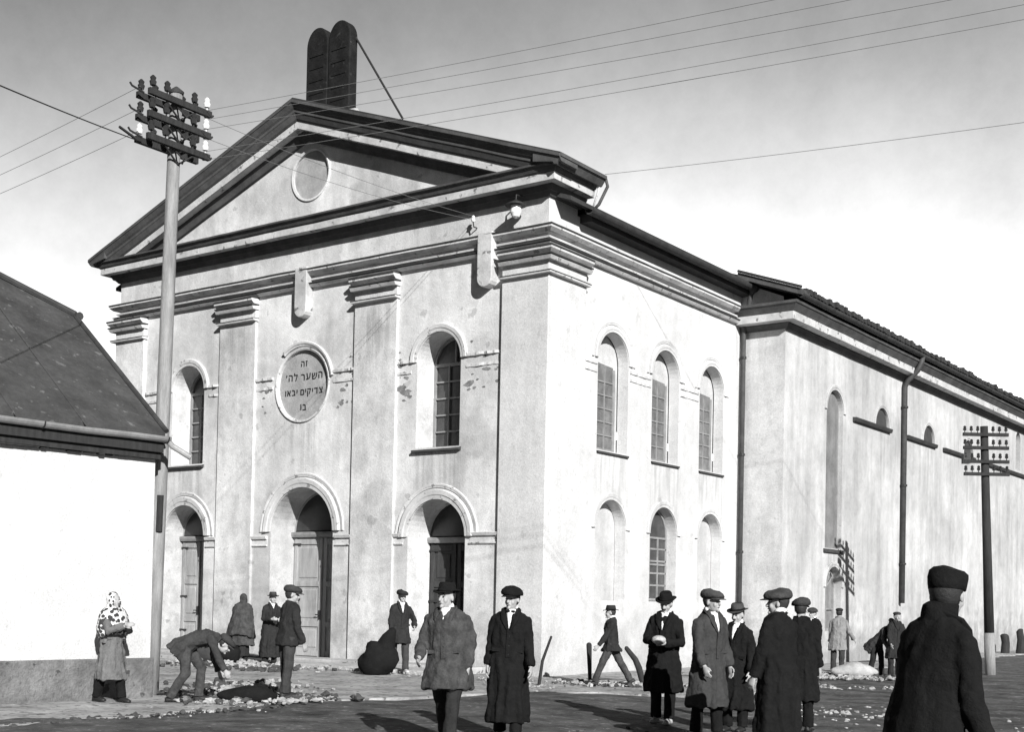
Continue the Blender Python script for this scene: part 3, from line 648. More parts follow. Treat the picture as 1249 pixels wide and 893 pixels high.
while y > -HL: wq = random.uniform(.05, .22); mb.box((.005, y - wq, 3.59 + random.uniform(-.02, .01)), (.06 + random.random() * .04, y, 3.62)); y -= wq + random.uniform(.0, .09)
mb.build('eave_board', M_wood_dark, H)

# ------------------------------------------------------------------ utility poles
def insulator(parent, p, m=None, s=1.0):
    x, y, z = p
    q = MB().lathe([(.012, -.05), (.012, .02), (.035 * s, .02), (.045 * s, .06 * s), (.03 * s, .08 * s), (.04 * s, .11 * s), (.015, .14 * s)], p, 10).build('insulator', m or M_cer, parent)
    return q
PB = Vector((-.92, -9.27, 0)); PT = Vector((-.64, -9.31, 9.36))
LP = empty('utility_pole', (0, 0, 0), 'tall pale wooden utility pole with three crossarms beside the corner of the white house', 'utility pole')
pts = [PB.lerp(PT, t) for t in (-.03, .2, .4, .6, .8, 1)]
MB().tube([p + Vector((.01 * noise.noise(Vector((p.z, 0, 0))), 0, 0)) for p in pts], [.118, .116, .112, .108, .103, .096], 14).build('post', M_wood_pole, LP, smooth=True)
MB().tube([PB.lerp(PT, .27) + Vector((.1, -.06, 0)), PB.lerp(PT, .33) + Vector((.1, -.06, 0))], .05, 8).build('splice_plate', M_wood_dark, LP)
ins_pts = []
for k, zz in enumerate((9.17, 8.83, 8.49)):
    c = PB.lerp(PT, zz / 9.40)
    for sx in (-.14, .14):
        a = MB().box((c.x + sx - .035, c.y - .62, zz - .05), (c.x + sx + .035, c.y + .58, zz + .05)).build('crossarm', M_wood_dark, LP, bevel=.006)
        for yy in (-.55, -.28, .25, .5):
            insulator(a, (c.x + sx, c.y + yy, zz + .08), M_cer if (yy > .4 and sx > 0) or (yy < 0 and k == 2 and sx < 0) else M_cer_dark, 1.25); ins_pts.append(Vector((c.x + sx, c.y + yy, zz + .2)))
    for s in (-1, 1): MB().tube([(c.x + .14, c.y + s * .35, zz), (c.x + .1, c.y, zz - .26)], .016, 6).build('brace', M_iron, LP)
    g = MB(); g.tube([(c.x + .1, c.y - .05, zz - .07), (c.x + .22, c.y - .1, zz - .14), (c.x + .24, c.y, zz - .22), (c.x + .13, c.y + .06, zz - .24)], .014, 6); g.build('hook', M_iron, LP)
    for yy in (-.75, .72):
        g = MB(); g.tube([(c.x, c.y + yy * .8, zz + .0), (c.x - .05, c.y + yy * 1.05, zz + .06), (c.x - .05, c.y + yy * 1.1, zz + .1)], .016, 6); g.build('hook', M_iron, LP)
MB().lathe([(.11, -.02), (.12, .02), (.02, .1)], PT).build('pole_cap', M_roof, LP)

RB = Vector((6.18, 10.75, 0)); RT = Vector((6.04, 10.45, 6.15))
RP = empty('telegraph_pole', (0, 0, 0), 'thin dark telegraph pole with four crossarms full of insulators at the right edge', 'telegraph pole')
MB().tube([RB.lerp(RT, t) for t in (.16, .5, 1)], [.125, .11, .095], 12).build('post', M_wood_dark, RP, smooth=True)
MB().tube([RB.lerp(RT, t) for t in (-.03, .165)], [.135, .13], 12).build('whitewashed_base', M_wood_pole, RP, smooth=True)
rins = []
ad = Vector((.80, .58, 0)).normalized()
for k, zz in enumerate((5.93, 5.60, 5.26, 4.95)):
    c = RB.lerp(RT, zz / 6.15) + Vector((.06, -.09, 0))
    M4 = Matrix.Translation(c) @ Matrix.Rotation(math.atan2(ad.y, ad.x), 4, 'Z')
    g = MB(); g.box((-.56, -.04, -.04), (.56, .04, .04), M4); a = g.build('crossarm', M_wood_dark, RP)
    for xx in (-.52, -.36, -.2, .18, .34, .5):
        p = M4 @ Vector((xx, 0, .07)); insulator(a, p, M_cer_dark, 1.0); rins.append(p + Vector((0, 0, .12)))
g = MB(); c = RB.lerp(RT, .85); M4 = Matrix.Translation(c) @ Matrix.Rotation(math.atan2(ad.y, ad.x), 4, 'Z'); g.box((-.58, -.14, -.02), (-.40, .02, .22), M4); g.build('junction_box', M_iron, RP)

def wire(a, b, sag, label, r=.004, m=None, n=24, group='overhead wires'):
    a = Vector(a); b = Vector(b); g = MB()
    g.tube([a.lerp(b, i / n) - Vector((0, 0, sag * 4 * (i / n) * (1 - i / n))) for i in range(n + 1)], r, 5)
    o = g.build('overhead_wire', m or M_wire); tag(o, label, 'wire', group); return o
a0 = PB.lerp(PT, 1)
def ext(a, b, k): a = Vector(a); b = Vector(b); return a + (b - a) * k
P1 = (a0.x - .1, a0.y - .6, 9.29); P2 = (a0.x - .1, a0.y - .6, 8.95); P3 = (a0.x - .1, a0.y - .6, 8.61)
for p, q, nm in ((P1, (-4.67, -9.77, 9.1), 'thin wire running left from the top crossarm of the tall pale pole'), (P2, (-4.67, -9.76, 8.79), 'thin wire running left from the middle crossarm of the tall pale pole'), (P3, (-4.67, -9.75, 8.47), 'thin wire running left from the lowest crossarm of the tall pale pole')):
    wire(p, ext(p, q, 4), .15, nm)
Q0 = Vector((a0.x + .1, a0.y + .45, 9.2))
for (dy, zz, q, nm) in ((.0, 9.2, (12.73, -7.12, 9.3), 'topmost of the long wires crossing the sky up to the right'), (.2, 9.15, (12.68, -6.79, 9.25), 'second highest of the long wires crossing the sky to the right'),
                    (-.1, 8.86, (12.66, -6.67, 9.05), 'middle one of the long wires crossing the sky to the right'), (.0, 8.55, (12.66, -6.67, 8.85), 'second lowest of the long wires crossing the sky to the right'),
                    (.2, 8.5, (12.64, -6.56, 8.72), 'lowest of the long wires crossing the sky to the right')):
    p = (Q0.x, Q0.y + dy, zz); wire(p, ext(p, q, 2.2), .25, nm, .0038)
wire((a0.x, a0.y + .55, 9.17), (-1.9, -.18, 9.98), .1, 'upper service wire from the tall pole towards the hall facade', .0045)
wire((a0.x, a0.y + .55, 8.84), (-1.9, -.18, 9.9), .12, 'lower service wire from the tall pole towards the hall facade', .0045)
wire((a0.x - .03, a0.y - .62, 8.42), ext((a0.x, a0.y, 8.4), (2.62, -14.31, 7.12), 1.7), .05, 'slack wire from the lowest crossarm up to the top left', .009, M_wire_dk)
wire((a0.x - .05, a0.y - .62, 8.42), (a0.x - .02, a0.y - 1.02, 8.52), 0, 'short dark insulated cable end at the lowest crossarm', .022, M_wire_dk, 6)
wire((.62, 1.2, 10.83), ext((.62, 1.2, 10.83), (8.95, 2.58, 10.96), 3), .3, 'single wire from the cornice corner across the sky to the right', .006)

# ------------------------------------------------------------------ people
S_ = {}
def cloth(name, base, var=.3, sc=6): return mat(name, base, var, sc, rough=.95, bump=.9, bscale=28, spec=.1)
M_skin = mat('skin', .34, .12, 8, rough=.6, bump=.1, spec=.3)
M_hair = mat('dark_hair', .03, .3, 20, rough=.6, bump=.5, bscale=60)
M_eye = mat('eye_dark', .03, .1, 5, bump=0)
M_lip = mat('lips', .22, .1, 5, bump=0)
M_black = cloth('black_cloth', .012); M_dark = cloth('dark_cloth', .028); M_char = cloth('charcoal_cloth', .05); M_mid = cloth('grey_tweed', .065, .5, 9)
M_gry = cloth('mid_grey_cloth', .15, .3); M_pale = cloth('pale_grey_cloth', .24, .3); M_shirt = cloth('white_shirt_cloth', .80, .1)
M_boot = mat('black_leather', .02, .3, 8, rough=.5, bump=.2); M_shoe_pale = mat('dusty_shoe_leather', .45, .3, 8, bump=.2)
def plaid():
    m_ = bpy.data.materials.new('patterned_shawl_cloth'); m_.use_nodes = True; n = m_.node_tree.nodes; l = m_.node_tree.links
    b = n['Principled BSDF']; b.inputs['Roughness'].default_value = .95; c = n.new('ShaderNodeTexCoord'); v = n.new('ShaderNodeTexVoronoi'); v.inputs['Scale'].default_value = 17; l.new(c.outputs['Object'], v.inputs[0])
    r = n.new('ShaderNodeValToRGB'); l.new(v.outputs['Distance'], r.inputs[0]); r.color_ramp.elements[0].color = (.03, .03, .03, 1); r.color_ramp.elements[1].color = (.6, .6, .6, 1); r.color_ramp.elements[0].position = .50; r.color_ramp.elements[1].position = .58
    l.new(r.outputs[0], b.inputs['Base Color']); return m_
M_plaid = plaid()

def person(label, loc, heading, h=1.74, lean=0, arms=((5, 10, 15, 10), (5, 10, 15, 10)), legs=((0, 0), (0, 0)), coat=M_black, hem=.45, trous=M_dark, hat='cap', hatm=None,
           shirt=None, tie=None, yaw=0, pitch=0, bend=0, foldamp=.017, sx=1.0, shoes=M_boot, vox=.009, skirt=None, moust=False, shawl=None, hairm=None, lapel=False, coatopen=False, stance=.095, flare=0, bun=None, headz=0, neckshade=None, group='people in the street'):
    s = h / 1.80          # the built figure stands 1.80 with its hat
    # heading: 0 faces the camera, 90 faces picture right, 180 faces away
    tocam = (CAM - Vector(loc)); tocam.z = 0; tocam.normalize(); right = Vector((-tocam.y, tocam.x, 0))
    hd = tocam * math.cos(math.radians(heading)) + right * math.sin(math.radians(heading))
    R = empty('person', loc, label, 'person', group, math.atan2(hd.x, -hd.y))
    R.scale = (s, s, s)
    rad = math.radians
    # --- legs (forward is -Y; +X is the person's left)
    legp = []
    for sgn, (sw, kn) in zip((1, -1), legs):
        d1 = Vector((sgn * .03, -math.sin(rad(sw)), -math.cos(rad(sw)))).normalized(); a2 = sw - kn; d2 = Vector((0, -math.sin(rad(a2)), -math.cos(rad(a2)))).normalized()
        hp = Vector((sgn * stance, 0, 0)); k = hp + d1 * .43; an = k + d2 * .42; legp.append([hp, k, an, a2])
    low = min(q[2].z for q in legp); pz = .085 - low
    for q in legp:
        for i in range(3): q[i] = q[i] + Vector((0, 0, pz))
    hip = Vector((0, 0, pz))
    T_ = Matrix.Translation(hip) @ Matrix.Rotation(rad(lean), 4, 'X') @ Matrix.Translation(Vector((0, 0, -.935)))
    # Rotation about +X by positive angle takes +Z towards -Y (forward)
    rs = random.Random(int(abs(loc[0] * 100 + loc[1] * 10))); T_ = Matrix.Translation(hip) @ Matrix.Rotation(rad(rs.uniform(-4, 4)), 4, 'Z') @ Matrix.Rotation(rad(rs.choice((-1, 1)) * rs.uniform(1, 3.2)), 4, 'Y') @ Matrix.Rotation(rad(lean + (rs.uniform(-1, 5) if lean < 5 else 0)), 4, Vector((1, 0, 0))) @ Matrix.Translation(Vector((0, 0, -.935)))
    def T(p):
        if not bend: return T_ @ Vector(p)
        x, y, z = p; u = z - .935; th0 = rad(lean); k = rad(bend) / .5; uu = max(u, 0); th = th0 + k * uu
        f = (math.cos(th0) - math.cos(th)) / k + (math.sin(th0) * u if u < 0 else 0); h_ = (math.sin(th) - math.sin(th0)) / k + (math.cos(th0) * u if u < 0 else 0)
        return hip + Vector((x, -f + y * math.cos(th), h_ + y * math.sin(th)))
    Hc = T((0, -.015, 1.585 + headz)); HM = Matrix.Rotation(rad(yaw), 3, 'Z') @ Matrix.Rotation(rad(pitch + lean * .55 + bend * .8), 3, 'X')
    Hp = lambda p: Hc + HM @ Vector(p)
    armp = []
    for sgn, (sw, ab, fx, inw) in zip((1, -1), arms):
        sh = T((sgn * .172 * sx, 0, 1.352)); a = rad(sw); b = rad(ab)
        d1 = Vector((sgn * math.sin(b), -math.sin(a) * math.cos(b), -math.cos(a) * math.cos(b))).normalized()
        a2 = rad(sw + fx); i2 = rad(ab - inw); d2 = Vector((sgn * math.sin(i2), -math.sin(a2) * math.cos(i2), -math.cos(a2) * math.cos(i2))).normalized()
        e = sh + d1 * .285; wr = e + d2 * .255; armp.append((sh, e, wr, d2, sgn))
    # --- body, one continuous mesh
    g = MB()
    g.ell(Hp((0, .012, .028)), (.074, .094, .098), HM, 20, 14); g.ell(Hp((0, -.022, -.045)), (.056, .066, .075), HM, 16, 10)
    g.ell(Hp((0, -.084, -.098)), (.022, .018, .018), HM, 10, 6)           # chin
    g.tube([Hp((0, -.085, .018)), Hp((0, -.108, -.028))], [.010, .017], 8, rnd=True)   # nose
    g.ell(Hp((0, -.078, .030)), (.052, .018, .012), HM, 12, 6)             # brow
    g.ell(Hp((0, -.083, -.060)), (.026, .014, .012), HM, 10, 6)            # mouth
    for q in (1, -1): g.ell(Hp((q * .076, .012, -.012)), (.010, .02, .032), HM, 10, 6); g.ell(Hp((q * .036, -.062, -.032)), (.024, .022, .03), HM, 10, 6)
    g.tube([T((0, .01, 1.36)), Hp((0, .018, -.06))], [.062, .054], 12)
    g.loft([[T((rx * math.cos(2 * PI * k / 18), yo + ry * math.sin(2 * PI * k / 18), z)) for k in range(18)] for z, rx, ry, yo in ((.90, .10, .07, 0), (.95, .15, .10, 0), (1.08, .14, .10, 0), (1.25, .165, .115, 0), (1.33, .15, .09, 0), (1.40, .10, .06, 0), (1.45, .06, .05, 0))])
    for sh, e, wr, d2, sgn in armp:
        g.tube([T((sgn * .10, 0, 1.38)), sh, sh.lerp(e, .5), e, e.lerp(wr, .35), wr], [.035, .040, .040, .038, .038, .027], 12, rnd=True)
        # hand
        up = Vector((0, 0, 1)); side_ = Vector((-sgn, 0, 0)); side_ = (side_ - d2 * side_.dot(d2)).normalized(); pn = side_      # palm faces inward
        wd = d2.cross(pn).normalized()       # across the knuckles
        if wd.y > 0: wd = -wd                # thumb side points forward
        g.loft([[wr + d2 * t + wd * (a_ * math.cos(2 * PI * k / 10)) + pn * (b_ * math.sin(2 * PI * k / 10)) for k in range(10)] for t, a_, b_ in ((-.01, .026, .022), (.03, .036, .019), (.075, .042, .017), (.092, .038, .014))])
        fr = .0098
        for j, ln in enumerate((.068, .078, .073, .056)):
            b0 = wr + d2 * .082 + wd * (.030 - j * .0205); c1 = b0 + (d2 * .9 + pn * .28).normalized() * ln * .5; c2 = c1 + (d2 * .7 + pn * .75).normalized() * ln * .5
            g.tube([b0 - d2 * .02, b0, c1, c2], [fr, fr, fr * .95, fr * .8], 8, rnd=True)
        t0 = wr + d2 * .025 + wd * .026; t1 = t0 + (d2 * .7 + wd * .65 + pn * .2).normalized() * .04; t2 = t1 + (d2 * .9 + wd * .15 + pn * .35).normalized() * .032
        g.tube([t0 - wd * .01, t0, t1, t2], [.013, .0125, .011, .009], 8, rnd=True)
    for hp, k, an, a2 in legp:
        g.tube([hp + Vector((0, 0, .05 if lean < 40 else -.03)), hp + Vector((0, 0, 0 if lean < 40 else -.06)), hp.lerp(k, .5), k, k.lerp(an, .35), an], [.085 if lean < 40 else .05, .088 if lean < 40 else .07, .075, .055, .055, .038], 12, rnd=True)
    me = g.remesh('body', vox, smooth_it=1); link('body', me, M_skin, R, True)
    if vox < .012:
        g = MB()
        for q in (1, -1): g.ell(Hp((q * .031, -.0855, .008)), (.0135, .007, .006), HM, 8, 6)
        g.build('eye_pair', M_eye, R, True)
        g = MB(); g.ell(Hp((0, -.099, -.060)), (.022, .006, .005), HM, 8, 6); g.build('mouth', M_lip, R, True)
        g = MB()
        for q in (1, -1): g.tube([Hp((q * .014, -.098, .030)), Hp((q * .034, -.094, .036)), Hp((q * .054, -.078, .028))], [.004, .005, .003], 6)
        g.build('eyebrows', M_hair, R, True)
    if moust:
        g = MB(); g.ell(Hp((0, -.102, -.045)), (.032, .012, .010), HM, 10, 6)
        if moust == 'beard': g.ell(Hp((0, -.062, -.105)), (.052, .05, .05), HM, 12, 8)
        g.build('moustache', M_hair, R, True)
    # hair: back and sides of the head
    g = MB(); rings = []
    for j in range(9):
        z = .10 - j * .0225 - (.02 if j > 5 else 0)
        rr = math.sqrt(max(0, 1 - (z / .108) ** 2)); rr = max(rr, .25) if j == 0 else rr
        a0_, a1_ = (2, 178)
        rings.append([Hp((.083 * rr * math.cos(rad(a0_ + (a1_ - a0_) * k / 14)), .016 + .103 * rr * math.sin(rad(a0_ + (a1_ - a0_) * k / 14)), .024 + z)) for k in range(15)] + [Hp((.060 * rr * math.cos(rad(a1_ - (a1_ - a0_) * k / 14)), .016 + .075 * rr * math.sin(rad(a1_ - (a1_ - a0_) * k / 14)), .024 + z)) for k in range(15)])
    g.loft(rings); g.build('hair', hairm or M_hair, R, True)
    # --- coat
    def fold(amp0, k=9, seed=0):
        def f(c, nn):
            c2 = T_.inverted() @ c; th = math.atan2(c2.y, c2.x); zz = c2.z
            lo = max(0, min(1, (1.05 - zz) / .5))
            d = (amp0 * .5 + amp0 * 1.6 * lo) * math.sin(th * k + 3 * noise.noise(Vector((zz * 2.2, seed, th)))) * .5
            d += amp0 * 1.5 * noise.noise(Vector((c.x * 9, c.y * 9, c.z * 5 + seed))) + amp0 * .8 * noise.noise(Vector((c.x * 22, c.y * 22, c.z * 16)))
            return c + nn * max(d, -.005)
        return f
    sd_ = random.random() * 50
    g = MB(); n_ = 22
    if coat:
        ring = lambda z, rx, ry, yo=0: [T((rx * sx * math.cos(2 * PI * k / n_), yo + ry * sx * math.sin(2 * PI * k / n_), z)) for k in range(n_)]
        up_ = [ring(*q) for q in ((1.485, .066, .064, .012), (1.462, .086, .074, .012), (1.440, .120, .086, .010), (1.415, .160, .098, .006), (1.375, .196, .112, 0), (1.33, .205, .124, -.003), (1.26, .198, .135, -.008), (1.12, .192, .135, -.008), (1.0, .196, .140, -.004), (.935, .203, .148, 0))]
        skr = []
        swing = sum(q[2].y for q in legp) / 2; spread = max(abs(q[1].y) for q in legp)
        hb = hem if hem < .9 else .9
        for t in (.25, .5, .75, 1):
            z = pz - (.935 - hb) * t if lean < 40 else None
            zz = .935 - (.935 - hb) * t; fl = (.05 + flare) * t * min(1, (.95 - hb) / .5) ; yo = swing * .35 * t * (1 - hb); ext_ = min(.16, spread * .75) * t * min(1, (.95 - hb) / .4)
            c_ = hip + Vector((0, yo, zz - .935)) if lean < 40 else None
            if c_ is not None: skr.append([c_ + Vector(((.203 + fl) * sx * math.cos(2 * PI * k / n_), (.148 + fl * .8 + ext_) * sx * math.sin(2 * PI * k / n_), 0)) for k in range(n_)])
            else: skr.append(ring(zz, .215, .175))
        g.loft((up_ + skr)[::-1])
        for sh, e, wr, d2, sgn in armp:
            g.tube([T((sgn * .09 * sx, .0, 1.38)), sh, sh.lerp(e, .25), sh.lerp(e, .6), e, e.lerp(wr, .5), wr - d2 * .005], [.052, .058, .066, .063, .060, .056, .053], 14, rnd=False); g.ell(sh, (.060, .062, .056))
        me = g.remesh('coat', max(.013, vox), fold(foldamp, seed=sd_)); co = link('coat', me, coat, R, True); co['label'] = {True: 'long overcoat', False: 'short jacket'}[hem < .7]
        # collar and lapels
        g = MB()
        for q in (1, -1):
            pts = [(q * .02, .085, 1.50), (q * .066, .05, 1.495), (q * .082, -.02, 1.475), (q * .068, -.085, 1.43), (q * .052, -.122, 1.36), (q * .026, -.148, 1.25)]
            inn = [(q * .01, .07, 1.47), (q * .048, .04, 1.46), (q * .062, -.02, 1.44), (q * .046, -.078, 1.41), (q * .030, -.125, 1.34), (q * .012, -.150, 1.245)]
            wd_ = (.0, .02, .03, .042, .046, .004)
            A = []; Bq = []
            for (x, y, z), (xi, yi, zi), w_ in zip(pts, inn, wd_):
                A.append((Vector((x * sx + q * w_, y - .012, z))) ); Bq.append(Vector((xi * sx, yi - .018, zi)))
            vs = [T(p) for p in A] + [T(p) for p in Bq] + [T(p + Vector((0, .012, -.008))) for p in A] + [T(p + Vector((0, .012, -.008))) for p in Bq]
            n6 = 6; fs = []
            for i in range(n6 - 1): fs += [(i, i + 1, i + 1 + n6, i + n6), (i + 2 * n6, i + 3 * n6, i + 1 + 3 * n6, i + 1 + 2 * n6), (i, i + 2 * n6, i + 1 + 2 * n6, i + 1), (i + n6, i + 1 + n6, i + 1 + 3 * n6, i + 3 * n6)]
            g.add(vs, fs)
        g.build('lapel', coat, co, True)
        g = MB()
        for zz in (1.17, 1.06, .96): g.ell(T((.012, -.150 * sx, zz)), (.011, .006, .011), None, 8, 5)
        g.build('button', M_boot, co, True)
        if lean < 30:
            g = MB(); zb = hb + .01; ys = (-.158 * sx, -.156 * sx, -(.15 + (.05 + flare) * .8) * sx)
            rows = [(1.24, -.150 * sx - .006), (1.12, -.148 * sx), (1.0, -.150 * sx), (.935, -.152 * sx)]
            g.loft([[T((-.02, y + .01, z)), T((-.018, y - .004, z)), T((.03, y - .003, z)), T((.03, y + .012, z))] for z, y in rows]); g.build('front_placket', coat, co)
        g = MB()
        for q in ((1, -1) if not bend else ()): g.box((q * .13 - .05, -.150 * sx + .025, .99), (q * .13 + .05, -.150 * sx + .036, 1.03), T_)
        if not bend: g.build('pocket_flap', coat, co)
    if shirt:
        g = MB(); rows = []
        for i in range(7):
            t = i / 6; z = 1.475 - shirt * t; hw = .052 * (1 - t) + .004
            y = -(.066 + .075 * min(1, t * 1.6 * shirt / .25)) * (.9 + .1 * sx) - .010
            rows.append([T((-hw, y + .02, z)), T((-hw * .5, y + .003, z)), T((0, y - .002, z)), T((hw * .5, y + .003, z)), T((hw, y + .02, z)), T((hw, y + .05, z)), T((-hw, y + .05, z))])
        g.loft(rows); so = g.build('shirt', M_shirt, R, True)
        g = MB(); g.tube([T((0, .03, 1.475)), T((0, .0, 1.515))], [.072, .062], 16); g.build('shirt_collar', M_shirt, so, True)
        if tie == 'bow':
            g = MB()
            for q in (1, -1): g.ell(T((q * .028, -.088, 1.45)), (.026, .012, .016), None, 10, 6)
            g.build('bow_tie', M_black, R, True)
        elif tie:
            g = MB(); g.tube([T((0, -.092, 1.46)), T((0, -.125, 1.38)), T((0, -.15, 1.28))], [.012, .019, .024], 8); g.build('necktie', tie, R, True)
    if neckshade:
        g = MB(); g.tube([T((0, .02, 1.44)), T((0, .03, 1.49)), Hp((0, .022, -.075)), Hp((0, .02, -.045))], [.085, .078, .072, .066], 16); link('wrap', g.remesh('wrap', .01, lambda c, nn: c + nn * .006 * noise.noise(c * 20)), neckshade, R, True)  # black neck tube added so the foreground silhouette's lit neck reads dark
    # --- trousers or skirt
    if skirt:
        g = MB(); rings = []
        for t in (0, .3, .6, 1): rings.append([Vector((hip.x + (.15 + .07 * t) * math.cos(2 * PI * k / 20), hip.y + (.11 + .10 * t) * math.sin(2 * PI * k / 20), 1.0 + (skirt[0] - 1.0) * t)) for k in range(20)])
        g.loft(rings[::-1]); link('skirt', g.remesh('skirt', .014, fold(.010, 11, 3)), skirt[1], R, True)
    if trous:
        g = MB()
        g.loft([[hip + Vector((rx * math.cos(2 * PI * k / 16), ry * math.sin(2 * PI * k / 16), z)) for k in range(16)] for z, rx, ry in (((-.10, .12, .10), (-.02, .175, .125), (.06, .17, .12), (.12, .16, .115)) if lean < 40 else ((-.14, .10, .09), (-.08, .15, .12), (-.02, .14, .11), (.0, .10, .08)))])
        for hp, k, an, a2 in legp: g.tube([hp, hp.lerp(k, .5), k, k.lerp(an, .5), an + Vector((0, 0, -.025))], [.105, .092, .078, .072, .074], 14)
        def tf(c, nn): return c + nn * (.006 * noise.noise(Vector((c.x * 8, c.y * 8, c.z * 12 + sd_))) * 1.0 + .011 * noise.noise(Vector((c.x * 20, c.y * 20, c.z * 6))))
        link('stockings' if (skirt or hat == 'wrap') else 'trousers', g.remesh('trousers', max(.013, vox), tf), trous, R, True)
    # --- shoes
    for hp, k, an, a2 in legp:
        pt = max(0, min(55, -a2 * 1.0 if an.z > .1 else 0)); FM = Matrix.Rotation(rad(pt), 3, 'X')
        an0 = an
        g = MB(); prof = [(.075, .030, .055), (.05, .040, .075), (0, .043, .095), (-.06, .044, .070), (-.12, .050, .058), (-.165, .046, .045), (-.20, .026, .032)]
        rings = []
        for y, hw, ht in prof: rings.append([an0 + FM @ Vector((hw * math.cos(a), y, -.085 + (ht * math.sin(a) if math.sin(a) > 0 else .004 * math.sin(a)) + .004)) for a in [2 * PI * q / 14 for q in range(14)]])
        g.loft(rings); g.build('shoe', shoes, R, True)
    # --- headgear
    hm = hatm or M_dark
    if hat == 'fedora':
        g = MB(); rings = []
        for rx, ry, z in ((.125, .155, .052), (.140, .170, .058), (.138, .168, .064), (.090, .112, .064), (.086, .106, .10), (.080, .098, .145), (.066, .085, .165), (.03, .05, .150), (.008, .02, .146)):
            rings.append([Hp((rx * math.cos(2 * PI * k / 24), .01 + ry * math.sin(2 * PI * k / 24), z + (.018 * abs(math.cos(2 * PI * k / 24)) if rx > .12 else 0) - (.012 if (rx > .12 and math.sin(2 * PI * k / 24) < -.5) else 0))) for k in range(24)])
        g.loft(rings); ho = g.build('hat', hm, R, True)
        g = MB(); g.lathe([(.093, .066), (.094, .09), (.088, .091), (.087, .066)], (0, 0, 0), 24, None); g.v = [tuple(Hp((x, .01 + y * 1.2, z))) for x, y, z in g.v]; g.build('hat_band', M_black, ho, True)
    elif hat == 'cap':
        g = MB(); rings = []
        for rx, ry, z, yo in ((.085, .106, .040, .012), (.104, .126, .052, .010), (.121, .146, .074, .004), (.124, .148, .098, .0), (.114, .136, .126, .002), (.086, .105, .150, .004), (.03, .04, .160, .006)):
            rings.append([Hp((rx * math.cos(2 * PI * k / 24) * (1 + .02 * math.sin(k * 2.3)), yo + ry * math.sin(2 * PI * k / 24), z - .022 * max(0, -math.sin(2 * PI * k / 24)) * (1 if z > .06 else .2) - .03 * max(0, math.cos(2 * PI * k / 24)) * (1 if z > .06 else 0))) for k in range(24)])
        g.loft(rings); ho = g.build('flat_cap', hm, R, True)
        g = MB(); A = []; Bq = []
        for k in range(13):
            a = PI + PI * (k + .0) / 12; A.append(Hp((.080 * math.cos(a), -.045 + .075 * math.sin(a), .050))); Bq.append(Hp((.094 * math.cos(a), -.045 + .135 * math.sin(a), .034)))
        vs = A + Bq + [p - HM @ Vector((0, 0, .010)) for p in A] + [p - HM @ Vector((0, 0, .008)) for p in Bq]; n13 = 13; fs = []
        for i in range(12): fs += [(i, i + 1, i + 14, i + 13), (i + 26, i + 39, i + 40, i + 27), (i + 13, i + 14, i + 40, i + 39)]
        g.add(vs, fs); g.build('cap_peak', hm, ho, True)
    elif hat == 'tallcap':
        g = MB(); rings = []
        for rx, ry, z, yo in ((.086, .107, .020, .012), (.090, .110, .045, .012), (.094, .113, .08, .008), (.090, .110, .108, .0), (.070, .088, .126, 0), (.03, .04, .134, 0)):
            rings.append([Hp((rx * math.cos(2 * PI * k / 24), yo + ry * math.sin(2 * PI * k / 24), z + .012 * math.sin(2 * PI * k / 24 + 2) * (1 if z > .1 else 0))) for k in range(24)])
        g.loft(rings); g.build('cap', hm, R, True)
    elif hat == 'beret':
        g = MB(); g.ell(Hp((0, .015, .085)), (.098, .12, .052), HM, 18, 10); g.build('beret', hm, R, True)
    elif hat == 'wrap':
        g = MB(); g.ell(Hp((0, .030, .022)), (.095, .108, .118), HM, 18, 12); g.ell(Hp((0, .045, -.09)), (.088, .09, .08), HM, 16, 10)
        for q in (1, -1): g.ell(Hp((q * .066, -.02, -.045)), (.028, .06, .085), HM, 10, 8)
        link('headscarf', g.remesh('headscarf', .01, lambda c, nn: c + nn * .004 * noise.noise(c * 25)), hm, R, True)
    if shawl:
        zlow = shawl[0]; g = MB(); rings = []
        for z, rx, ry in ((1.50, .085, .085), (1.47, .14, .12), (1.42, .215, .155), (1.34, .255, .175), (1.2, .27, .20), (zlow + .05, .275 + flare, .21 + flare), (zlow, .265 + flare, .20 + flare)):
            rings.append([T((rx * math.cos(2 * PI * k / 24), -.005 + ry * math.sin(2 * PI * k / 24), z - .05 * math.cos(2 * (2 * PI * k / 24)) * (1 if z < 1.3 else 0))) for k in range(24)])
        g.loft(rings[::-1]); link('shawl', g.remesh('shawl', .013, fold(.012, 8, 9)), shawl[1], R, True)
    return R, T, armp, s

A0 = ((4, 9, 14, 6), (4, 9, 14, 6))
person('woman in a blotched light and dark headscarf and shawl standing before the white house wall', (-.12, -10.62, .0), 38, 1.66, arms=((30, 8, 85, 48), (34, 8, 80, 46)), legs=((9, 0), (-10, 6)),
       coat=M_gry, hem=.36, trous=M_black, hat='wrap', hatm=M_plaid, shawl=(1.06, M_plaid), vox=.012, sx=.96, flare=-.015)
person('man in grey jacket bent double, reaching down to the ground beside the debris', (.50, -9.80, .0), 86, 1.70, lean=48, bend=62, arms=((8, 4, 10, 0), (22, 4, 6, 0)), legs=((34, 38), (2, 34)),
       coat=M_char, hem=.72, trous=M_mid, hat='cap', hatm=M_char, pitch=-38, vox=.011)
person('person wrapped in a plain grey shawl seen from behind near the left arch', (-7.0, -1.95, .07), 170, 1.62, arms=((30, 6, 80, 50), (30, 6, 80, 50)), coat=M_mid, hem=.40, trous=M_dark, hat='wrap', hatm=M_mid, shawl=(.62, M_mid), flare=.10, skirt=(.12, M_dark), vox=.013)
